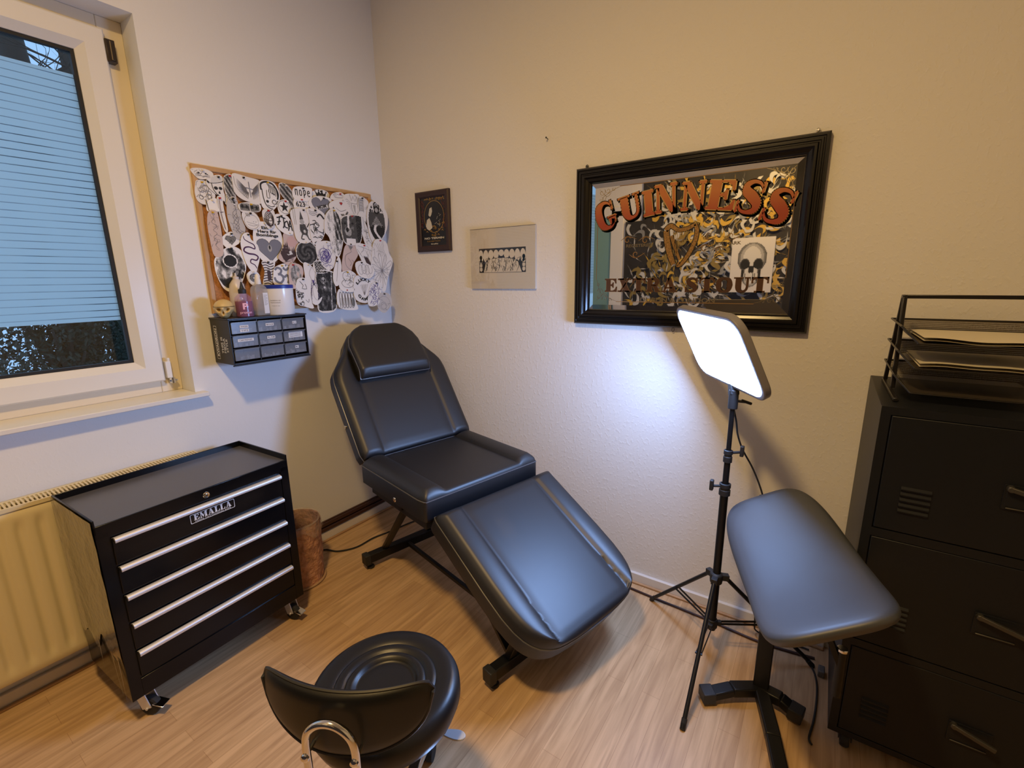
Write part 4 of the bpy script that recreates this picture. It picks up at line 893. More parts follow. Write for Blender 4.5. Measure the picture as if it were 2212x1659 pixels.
# frameless glass picture
t = thing('frameless_glass_picture', 'frameless clip picture with a small black and white ink drawing, lower middle of back wall', 'picture', (.88, 0, 1.45))
b = MB(); b.box(.675, 1.087, -.012, -.002, 1.450, 1.760); b.build('mount_board', mat('cream_mount', (.66, .60, .50), .75), t, world=True, smooth=0)
b = MB(); b.box(.675, 1.087, -.0145, -.0122, 1.450, 1.760); b.build('glass', glass, t, world=True, smooth=0)
b = MB(); b.box(.676, 1.086, -.014, -.002, 1.7598, 1.7612); b.build('edge', mat('dark_edge', (.12, .07, .03), .5), t, world=True, smooth=0)
DX0, DX1, DZ0, DZ1 = .733, 1.030, 1.534, 1.659
b = MB(); b.box(DX0, DX1, -.0124, -.0120, DZ0, DZ1); dw = b.build('drawing', mat('drawing_black', (.018, .014, .014), .7), t, world=True, smooth=0)
b = MB(); rr = random.Random(3); o0 = (DX0, -.01245, DZ0); w_, h_ = DX1-DX0, DZ1-DZ0
for k in range(9):  # drooping drips along the top
    x = .012+k*.0335; ln = .044+.008*math.sin(k*2.1)-.010*(1-abs(k-4)/4)*-1; ln = .030+.03*(abs(k-4)/4)**1.2+.006*(k % 2)
    b.flat([(x+.0172*math.cos(q), h_-.010-ln/2+ln*.55*math.sin(q)) for q in [2*PI*i/16 for i in range(16)]], o0, (1, 0, 0), (0, 0, 1))
for s in (0, 1):
    for k in range(4):
        x = (.012 if s == 0 else w_-.012); z = .018+k*.020; b.flat([(x+(.009)*math.cos(q), z+.012*math.sin(q)) for q in [2*PI*i/12 for i in range(12)]], o0, (1, 0, 0), (0, 0, 1))
b.flat([(.030, .002), (w_-.024, .002), (w_-.05, .062), (w_*.6, .074), (w_*.35, .075), (.048, .064)], o0, (1, 0, 0), (0, 0, 1))
x = .040
for k in range(0):  # angular lettering blocks
    ww = .044; top_ = .076+.006*math.sin(k*1.7)
    b.flat([(x, .006), (x+.012, .004), (x+ww*.5, .03), (x+ww-.008, .004), (x+ww-.002, .012), (x+ww*.75, .045), (x+ww-.004, top_), (x+ww-.016, top_-.002), (x+ww*.5, .058), (x+.012, top_+.003), (x+.001, top_-.004), (x+.012, .04)], o0, (1, 0, 0), (0, 0, 1)); x += ww
b.build('ink_lettering', creamM if False else mat('cream_mount'), dw, world=True, smooth=0)
b = MB(); x = .040
for k in range(64): x = rr.uniform(.045, w_-.05); z = rr.uniform(.004, .056); pstroke(b, [(x, z), (x+rr.uniform(-.008, .008), z+.007), (x+rr.uniform(-.012, .012), z+.015)], .0026, (DX0, -.0126, DZ0))
for k in range(6): x = .04+.040*k; pstroke(b, [(x, .004), (x+.016, .036), (x+.004, .070)], .0036, (DX0, -.0127, DZ0)); pstroke(b, [(x+.004, .070), (x+.03, .074), (x+.022, .05)], .0030, (DX0, -.0127, DZ0))
for k in range(7): x = .045+.002*k; b.flat([(x+.003*math.cos(q), .012+.010*k*.9+.0035*math.sin(q)) for q in [2*PI*i/10 for i in range(10)]], (DX0, -.0126, DZ0), (1, 0, 0), (0, 0, 1))
b.build('ink_detail', mat('drawing_black'), dw, world=True, smooth=0)
# nail
b = MB(); b.cyl((1.149, .0, 2.136), (1.150, -.018, 2.139), .0018, 8); b.lathe([(0, 0), (.004, 0), (.004, .002), (0, .003)], (1.150, -.019, 2.139), 10, frame3((1, 0, 0), (0, 0, 1), (0, -1, 0))); tag(b.build('nail', mat('worn_steel'), origin=(1.149, 0, 2.136)), 'small nail in the bare back wall above the pictures', 'nail')

# ------------------------------------------------------------------ big printed mirror
t = thing('printed_pub_mirror', 'large framed brewery advertising mirror with red arched lettering and a golden harp', 'mirror', (1.79, 0, 1.30))
MX0, MX1, MZ0, MZ1 = 1.312, 2.270, 1.288, 1.980
prof = [(0, 0), (0, .020), (.006, .028), (.012, .028), (.014, .024), (.018, .024), (.020, .030), (.026, .030), (.028, .026), (.032, .026), (.036, .0335), (.044, .0335), (.050, .026), (.060, .022), (.066, .016), (.066, .006)]
b = MB(); V = []
for ins, dd_ in prof: V += [(MX0+ins, -dd_-.004, MZ0+ins), (MX1-ins, -dd_-.004, MZ0+ins), (MX1-ins, -dd_-.004, MZ1-ins), (MX0+ins, -dd_-.004, MZ1-ins)]
b.add(V, [(i*4+k, i*4+(k+1) % 4, (i+1)*4+(k+1) % 4, (i+1)*4+k) for i in range(len(prof)-1) for k in range(4)])
b.build('frame', mat('black_lacquer_frame', (.007, .006, .006), .24, spec=.4), t, world=True, smooth=20)
gx0, gx1, gz0, gz1 = MX0+.064, MX1-.064, MZ0+.064, MZ1-.064; gy = -.012; bv = .026
mir = mat('mirror_silver', (.66, .64, .60), .015, 1)
b = MB(); b.add([(gx0, gy+.003, gz0), (gx1, gy+.003, gz0), (gx1, gy+.003, gz1), (gx0, gy+.003, gz1), (gx0+bv, gy, gz0+bv), (gx1-bv, gy, gz0+bv), (gx1-bv, gy, gz1-bv), (gx0+bv, gy, gz1-bv)],
                [(4, 5, 6, 7), (0, 1, 5, 4), (1, 2, 6, 5), (2, 3, 7, 6), (3, 0, 4, 7)])
gls = b.build('mirror_glass', mir, t, world=True, smooth=0)
Xa, Za = Vector((1, 0, 0)), Vector((0, 0, 1))
def gradmat(name, c0, c1, z0, z1, rough=.3, metal=0):
    M = mat(name, c0, rough, metal); nt = M.node_tree; tc = nt.nodes.new('ShaderNodeTexCoord'); sx = nt.nodes.new('ShaderNodeSeparateXYZ'); mr = nt.nodes.new('ShaderNodeMapRange'); mr.inputs[1].default_value = z0; mr.inputs[2].default_value = z1
    cr_ = nt.nodes.new('ShaderNodeMix'); cr_.data_type = 'RGBA'; cr_.inputs[6].default_value = (*c0, 1); cr_.inputs[7].default_value = (*c1, 1)
    nt.links.new(tc.outputs['Object'], sx.inputs[0]); nt.links.new(sx.outputs[2], mr.inputs[0]); nt.links.new(mr.outputs[0], cr_.inputs[0]); nt.links.new(cr_.outputs[2], nt.nodes['Principled BSDF'].inputs['Base Color']); return M
# letters: c, left x, base z, width, height, rotation
LT = [('G', 1.424, 1.700, .098, .116, R(17)), ('U', 1.529, 1.738, .098, .100, R(13)), ('I', 1.628, 1.752, .050, .102, R(8)), ('N', 1.674, 1.760, .094, .112, R(3.5)), ('N', 1.779, 1.764, .096, .108, R(-1)),
      ('E', 1.873, 1.762, .106, .108, R(-7)), ('S', 1.975, 1.745, .096, .118, R(-13)), ('S', 2.062, 1.710, .102, .122, R(-19))]
b1, b2, b3 = MB(), MB(), MB()
for c, x, z, w, h, ro_ in LT:
    put_glyph(b1, c, (x+.007, gy-.0006, z-.007), Xa, Za*h, w, grow=.0034, rot=ro_)
    put_glyph(b2, c, (x, gy-.0010, z), Xa, Za*h, w, grow=.0030, rot=ro_)
    put_glyph(b3, c, (x, gy-.0014, z), Xa, Za*h, w, rot=ro_)
b1.build('lettering_shadow', mat('print_black', (.008, .007, .006), .3), t, world=True, smooth=0, recalc=False)
b2.build('lettering_outline', mat('print_gold', (.50, .33, .12), .35, .4), t, world=True, smooth=0, recalc=False)
b3.build('arched_lettering', gradmat('print_red_orange', (.36, .055, .02), (.50, .17, .045), .44, .53), t, world=True, smooth=0, recalc=False)
b3, b2 = MB(), MB()
def slab(word, x0, x1, z, h):
    tot = sum(glyph(c)[1] for c in word)+.10*(len(word)-1); k = (x1-x0)/tot; x = x0
    for c in word:
        w = glyph(c)[1]*k; put_glyph(b3, c, (x, gy-.0012, z), Xa, Za*h, w); put_glyph(b2, c, (x, gy-.0009, z), Xa, Za*h, w, grow=.0014); x += w+.10*k
for wd_ in (('EXTRA', 1.462, 1.786), ('STOUT', 1.816, 2.127)):
    b3, b2 = MB(), MB(); slab(*wd_, 1.438, .057)
    b3.build('slab_lettering', mat('print_brown', (.075, .030, .014), .4), t, world=True, smooth=0, recalc=False)
    b2.build('slab_outline', mat('print_dull_gold', (.26, .15, .06), .45), t, world=True, smooth=0, recalc=False)
b = MB(); put_text(b, 'REGISTERED', (1.613, gy-.001, 1.630), Xa, Za, .012, .115, bold=.03); put_text(b, 'TRADE MARK', (1.956, gy-.001, 1.621), Xa, Za, .012, .125, bold=.03); put_text(b, 'DUBLIN & LONDON', (1.785, gy-.001, 1.395), Xa, Za, .018, .31, bold=.03)
b.build('small_lettering', mat('print_grey_gold', (.16, .13, .09), .45), t, world=True, smooth=0, recalc=False)
# harp
b = MB(); b0 = MB(); oh = (1.715, gy-.0011, 1.54); ol = (1.715, gy-.0008, 1.54)
def hp(pts, w):
    for q in vstroke(pts, w, 6): b.flat(q, oh, Xa, Za)
    for q in vstroke(pts, [a+.006 for a in w], 6): b0.flat(q, ol, Xa, Za)
hp([(.012, .150), (.020, .100), (.034, .050), (.050, .012)], [.022, .024, .022, .018])          # soundboard (left)
hp([(.010, .150), (.030, .168), (.060, .150), (.095, .152), (.128, .168)], [.02, .018, .014, .014, .012])  # neck
hp([(.128, .168), (.136, .140), (.130, .100), (.108, .050), (.082, .012), (.066, .006), (.072, .022)], [.012, .015, .016, .016, .013, .009, .006])  # pillar
hp([(.034, .128), (.052, .080), (.074, .030)], [.012, .012, .010])
b0.build('harp_outline', mat('print_black'), t, world=True, smooth=0, recalc=False)
hb = b.build('golden_harp', mat('print_antique_gold', (.30, .165, .05), .4, .3, bump=(300, .4, .001), var=(160, .5)), t, world=True, smooth=0, recalc=False)
b = MB()
for k in range(11):
    x0_ = .042+.0075*k; b.flat([(x0_, .150-.0007*k), (x0_+.0015, .150-.0007*k), (x0_*.55+.034, .046+.009*k), (x0_*.55+.0325, .046+.009*k)], oh, Xa, Za)
b.build('harp_strings', mat('print_gold'), t, world=True, smooth=0, recalc=False)
# corner scrolls and border
def spiral(cx_, cz_, r, turns, a0, sgn=1, n=22):
    return [(cx_+r*(1-.8*k/n)*math.cos(a0+sgn*turns*2*PI*k/n), cz_+r*(1-.8*k/n)*math.sin(a0+sgn*turns*2*PI*k/n)) for k in range(n+1)]
def scroll(mx_, mz_, fx, fz, name, m_, w=.0028):
    b = MB()
    def tr_(p): return [(mx_+fx*x, mz_+fz*z) for x, z in p]
    for p in (spiral(-.018, -.020, .016, 1.1, 2.2), spiral(-.046, -.014, .013, 1.1, .4, -1), spiral(-.014, -.050, .013, 1.1, 1.2), spiral(-.070, -.010, .009, 1, 2.5), spiral(-.010, -.076, .009, 1, -.8, -1),
              [(-.10, -.004), (-.075, -.012), (-.045, -.028), (-.02, -.045), (-.004, -.100)], [(-.04, -.04), (-.028, -.028), (-.006, -.006)], [(-.060, -.024), (-.050, -.036), (-.036, -.038)], [(-.024, -.062), (-.034, -.05), (-.038, -.038)]):
        for q in vstroke(tr_(p), [w*.5, w, w, w*.4], 3): b.flat(q, (0, gy-.001, 0), Xa, Za)
    b.build(name, m_, t, world=True, smooth=0, recalc=False)
pg = mat('print_pale_gold', (.45, .36, .20), .35, .3)
BX0, BX1, BZ0, BZ1 = 1.416, 2.183, 1.392, 1.890
scroll(BX1, BZ1, 1, 1, 'corner_scroll', pg); scroll(BX0, BZ1, -1, 1, 'corner_scroll', pg, .0018); scroll(BX1, BZ0, 1, -1, 'corner_scroll', mat('print_grey_gold'), .0026); scroll(BX0, BZ0, -1, -1, 'corner_scroll', mat('print_grey_gold'), .0018)
b = MB()
for r_ in (rect(BX0+.1, BZ1-.003, BX1-.1, BZ1), rect(BX0+.1, BZ0, BX1-.1, BZ0+.003), rect(BX0, BZ0+.1, BX0+.002, BZ1-.1), rect(BX1-.002, BZ0+.1, BX1, BZ1-.1)): b.flat(r_, (0, gy-.001, 0), Xa, Za)
b.build('border_line', mat('print_dull_gold'), t, world=True, smooth=0, recalc=False)
b = MB()
for (cx_, cz_, s) in ((1.56, 1.66, 1), (1.60, 1.60, -1), (1.64, 1.655, 1), (1.90, 1.66, -1), (1.94, 1.60, 1), (1.98, 1.655, -1), (1.885, 1.61, 1)):
    for q in vstroke(spiral(cx_, cz_, .016, 1.1, .5*s, s), [.002, .004, .003, .001], 3): b.flat(q, (0, gy-.0009, 0), Xa, Za)
    for q in vstroke([(cx_-.03, cz_), (cx_, cz_+.016*s), (cx_+.04, cz_+.004)], [.001, .004, .001], 4): b.flat(q, (0, gy-.0009, 0), Xa, Za)
b.build('scroll_flourish', mat('print_dull_gold'), t, world=True, smooth=0, recalc=False)
for x, z in ((2.229, 1.985), (1.356, 1.983)):
    b = MB(); b.tube([(x+.006*math.cos(q), -.008, z+.006+.006*math.sin(q)) for q in [2*PI*k/16 for k in range(16)]], .0018, 6, closed=True); b.cyl((x, -.0, z+.006), (x, -.014, z+.006), .003, 10); b.build('hanging_ring', chrome if x > 2 else mat('worn_steel'), t, world=True)
b = MB(); b.tube([(1.78+.005*math.cos(q), -.010, 1.278+.009*math.sin(q)) for q in [2*PI*k/16 for k in range(16)]], .0012, 6, closed=True); b.build('lower_ring', mat('worn_steel'), t, world=True)
# ------------------------------------------------------------------ graffiti mural on the front wall (partly seen in the mirror)
YW = Y0
t = thing('graffiti_mural_panel', 'dark panel of yellow and white brush calligraphy partly seen reflected in the mirror, its dark ground widened to cut bounced light', 'mural', (1.3, YW, 1.0))
b = MB(); b.prism([(.42, .06), (4.0, .06), (4.0, 2.62), (.60, 2.62), (.60, 2.08), (.42, 2.08)], (0, YW+.001, 0), (1, 0, 0), (0, 0, 1), -.019); b.build('panel', mat('mural_charcoal', (.030, .027, .026), .7, var=(3, .5)), t, world=True, smooth=0)  # dark ground extended over the unseen wall to cut bounced light
rr = random.Random(21); cols = {'white_brushwork': (MB(), (.60, .60, .58)), 'yellow_brushwork': (MB(), (.62, .40, .06)), 'faded_yellow_brushwork': (MB(), (.26, .19, .05)), 'grey_brushwork': (MB(), (.26, .27, .28))}
k_ = 0
def nib(b, pts, w, ang, y):
    P = smooth_path([(x, z, 0) for x, z in pts], 6); n = Vector((math.cos(ang), math.sin(ang), 0))*w/2; N = len(P)
    for i in range(N-1): a, c = P[i], P[i+1]; b.flat([(q.x, q.y) for q in (a-n, c-n, c+n, a+n)], (0, y, 0), Xa, Za)
for k in range(1150):
    # strokes sweep in arcs around a centre at the left, like concentric rings of letters
    ring_ = rr.randint(1, 11); a = rr.uniform(-2.6, 2.2); cx_, cz_ = 1.02, 1.78; R_ = .08+ring_*.135
    x = cx_+R_*math.cos(a)*1.15+rr.uniform(-.03, .03); z = cz_+R_*math.sin(a)*.85+rr.uniform(-.03, .03)
    if rr.random() < .35: x = rr.uniform(.45, 2.5); z = rr.uniform(1.22, 2.36)
    if x < .46 or x > 2.5 or z < 1.16 or z > 2.42 or (x < .64 and z > 2.02): continue
    tang = a+PI/2; s = rr.uniform(.045, .075); d = Vector((math.cos(tang), math.sin(tang))); e = Vector((math.cos(a), math.sin(a)))
    fm = rr.random(); q = lambda u, v: (x+d.x*u*s+e.x*v*s, z+d.y*u*s+e.y*v*s)
    if fm < .3: pts = [q(-.5, -1.1), q(-.1, -.4), q(.1, .4), q(.5, 1.1)]
    elif fm < .6: pts = [q(-.2, 1), q(-.6, .2), q(-.3, -.8), q(.5, -.9)]
    elif fm < .8: pts = [q(-.6, .7), q(.2, .9), q(.6, .2), q(.2, -1)]
    else: pts = [q(-.4, -.8), q(.4, -.6)]
    u_ = rr.random(); nm = 'white_brushwork' if u_ < .40 else 'yellow_brushwork' if u_ < .72 else 'faded_yellow_brushwork' if u_ < .88 else 'grey_brushwork'
    if x < .95 and nm == 'yellow_brushwork' and rr.random() < .6: nm = 'faded_yellow_brushwork'
    k_ += 1; pts = [(min(2.52, max(.45, p[0])), min(2.43, max(1.01, p[1]))) for p in pts]
    nib(cols[nm][0], pts, rr.uniform(.026, .042), a+.5, YW+.0205+k_*.00003)
for nm, (b, c) in cols.items(): b.build(nm, mat(nm+'_paint', c, .55), t, world=True, smooth=0, recalc=False)
# tone pictures -----------------------------------------------------
def ell(u, v, cu, cv, a, b_): return ((u-cu)/a)**2+((v-cv)/b_)**2
def skull_tone(u, v):
    """u,v in -1..1 -> 0 dark..1 light, None outside"""
    head = ell(u, v, 0, .30, .82, .68); jaw = ell(u, v, 0, -.35, .55, .60)
    if head > 1 and jaw > 1: return None
    if ell(abs(u), v, .37, .06, .27, .23) < 1: return .05+.35*max(0, ell(abs(u), v, .37, .02, .27, .23)-.5)
    if ell(abs(u), v, .07, -.18, .09, .17) < 1 and v < -.05: return .08
    if -.52 < v < -.36 and abs(u) < .4: return .9 if (u*9) % 1 > .22 else .2
    if -.68 < v < -.54 and abs(u) < .34: return .8 if (u*10) % 1 > .25 else .15
    if -.54 < v < -.52: return .1
    if abs(u) > .42 and -.6 < v < -.2: return .15
    return max(.22, min(1, 1.0-.55*max(0, min(head, jaw))**2-.25*abs(u)-(.35 if v < 0 and abs(u) > .35 else 0)))
def toned(b, fn, w, h, step, place, levels, noise_=0, rnd_=None):
    """fill cells by tone with material index; fn(u,v) on -1..1"""
    nu_, nv_ = int(w/step), int(h/step)
    for i in range(nu_):
        for j in range(nv_):
            u = (i+.5)/nu_*2-1; v = (j+.5)/nv_*2-1; tn = fn(u, v)
            if tn is None: continue
            if noise_: tn += (rnd_.random()-.5)*noise_
            k = max(0, min(levels-1, int(tn*levels)))
            x0_, x1_ = -w/2+i*w/nu_, -w/2+(i+1)*w/nu_; z0_, z1_ = -h/2+j*h/nv_, -h/2+(j+1)*h/nv_
            q = [place(x0_, z0_), place(x1_, z0_), place(x1_, z1_), place(x0_, z1_)]
            if None in q: continue
            b.cur = k; b.add(q, [(0, 1, 2, 3)])
    b.cur = 0
G5 = [mat('ink_tone_%s' % n, (c, c, c*.98), .75) for n, c in (('black', .015), ('dark', .07), ('mid', .20), ('light', .42), ('pale', .68))]
t = thing('skull_poster', 'white sheet with a grey skull drawing taped over the calligraphy panel, seen in the mirror', 'poster', (1.68, YW+.06, 1.35))
b = MB(); b.box(1.50, 1.86, YW+.055, YW+.058, 1.35, 1.85); b.build('sheet', mat('poster_white', (.72, .71, .70), .7), t, world=True, smooth=0)
b = MB(); toned(b, lambda u, v: skull_tone(u, v), .30, .42, .0075, lambda x, z: Vector((1.68+x, YW+.0588, 1.60+z)), 5); b.build('skull_drawing', G5, t, world=True, smooth=0, recalc=False)
# pale doorway next to the panel on the front wall
dr = bpy.data.objects.new('door_1', None); COL.objects.link(dr); dr['kind'] = 'structure'; dr.location = (.12, YW, 0); WM[dr] = Matrix.Translation(dr.location)
b = MB(); b.box(.26, .40, YW, YW+.03, 0, 2.2); b.box(0.0, .40, YW, YW+.03, 2.14, 2.24); b.build('door_frame', whitep, dr, world=True, bevel=.004)
b = MB(); b.box(0.0, .252, YW, YW+.012, .01, 2.14); b.build('door_leaf', mat('teal_door_paint', (.20, .38, .38), .5), dr, world=True)
# dark saddle stool by the front wall, reflected in the lower left of the mirror
t = thing('saddle_stool', 'dark padded stool seen only as a reflection in the mirror, lower left', 'stool', (.34, -2.70, 0))
b = MB(); b.lathe([(0, .98), (.10, .98), (.145, .995), (.155, 1.02), (.145, 1.045), (.10, 1.055), (0, 1.045)], n=36); b.build('seat', leath, t, smooth=60)
b = MB(); b.cyl((0, 0, .05), (0, 0, .98), .02, 14); b.build('column', chrome, t)
b = MB(); b.lathe([(0, 0), (.17, 0), (.17, .02), (.05, .05), (0, .05)], n=36); b.build('base', black, t, smooth=30)
# ceiling lamp (source of the warm light, above the frame)
t = thing('ceiling_lamp', 'round warm ceiling lamp above and outside the photograph', 'ceiling lamp', (1.7, -2.05, H))
b = MB(); b.lathe([(0, 0), (.13, 0), (.13, -.03), (.12, -.035), (0, -.035)], n=36); b.build('lamp_base', whitep, t, smooth=30)
la = area('warm_bulb', (0, 0, -.05), .24, CEIL_W, CEIL_COL); la.parent = t
# ------------------------------------------------------------------ cork board with cutouts
t = thing('cork_pinboard', 'wood framed cork pinboard covered with cutout drawings on the left wall', 'pinboard', (0, -.59, 1.36))
BY0, BY1, BZ0_, BZ1_ = -1.061, -.112, 1.362, 1.995
b = MB(); b.box(.001, .012, BY0+.01, BY1-.01, BZ0_+.01, BZ1_-.01); b.build('cork_sheet', mat('cork', (.50, .235, .095), .85, bump=(320, .5, .001), var=(130, .25)), t, world=True, smooth=0)
b = MB(); pine = mat('pine_frame', (.56, .34, .15), .5, var=(9, .12)); prof = [(0, 0), (0, .016), (.003, .019), (.018, .019), (.021, .016), (.021, .010)]
V = []
for ins, dd_ in prof: V += [(dd_, BY0+ins, BZ0_+ins), (dd_, BY1-ins, BZ0_+ins), (dd_, BY1-ins, BZ1_-ins), (dd_, BY0+ins, BZ1_-ins)]
b.add(V, [(i*4+k, i*4+(k+1) % 4, (i+1)*4+(k+1) % 4, (i+1)*4+k) for i in range(len(prof)-1) for k in range(4)]); b.build('frame', pine, t, world=True, smooth=20)
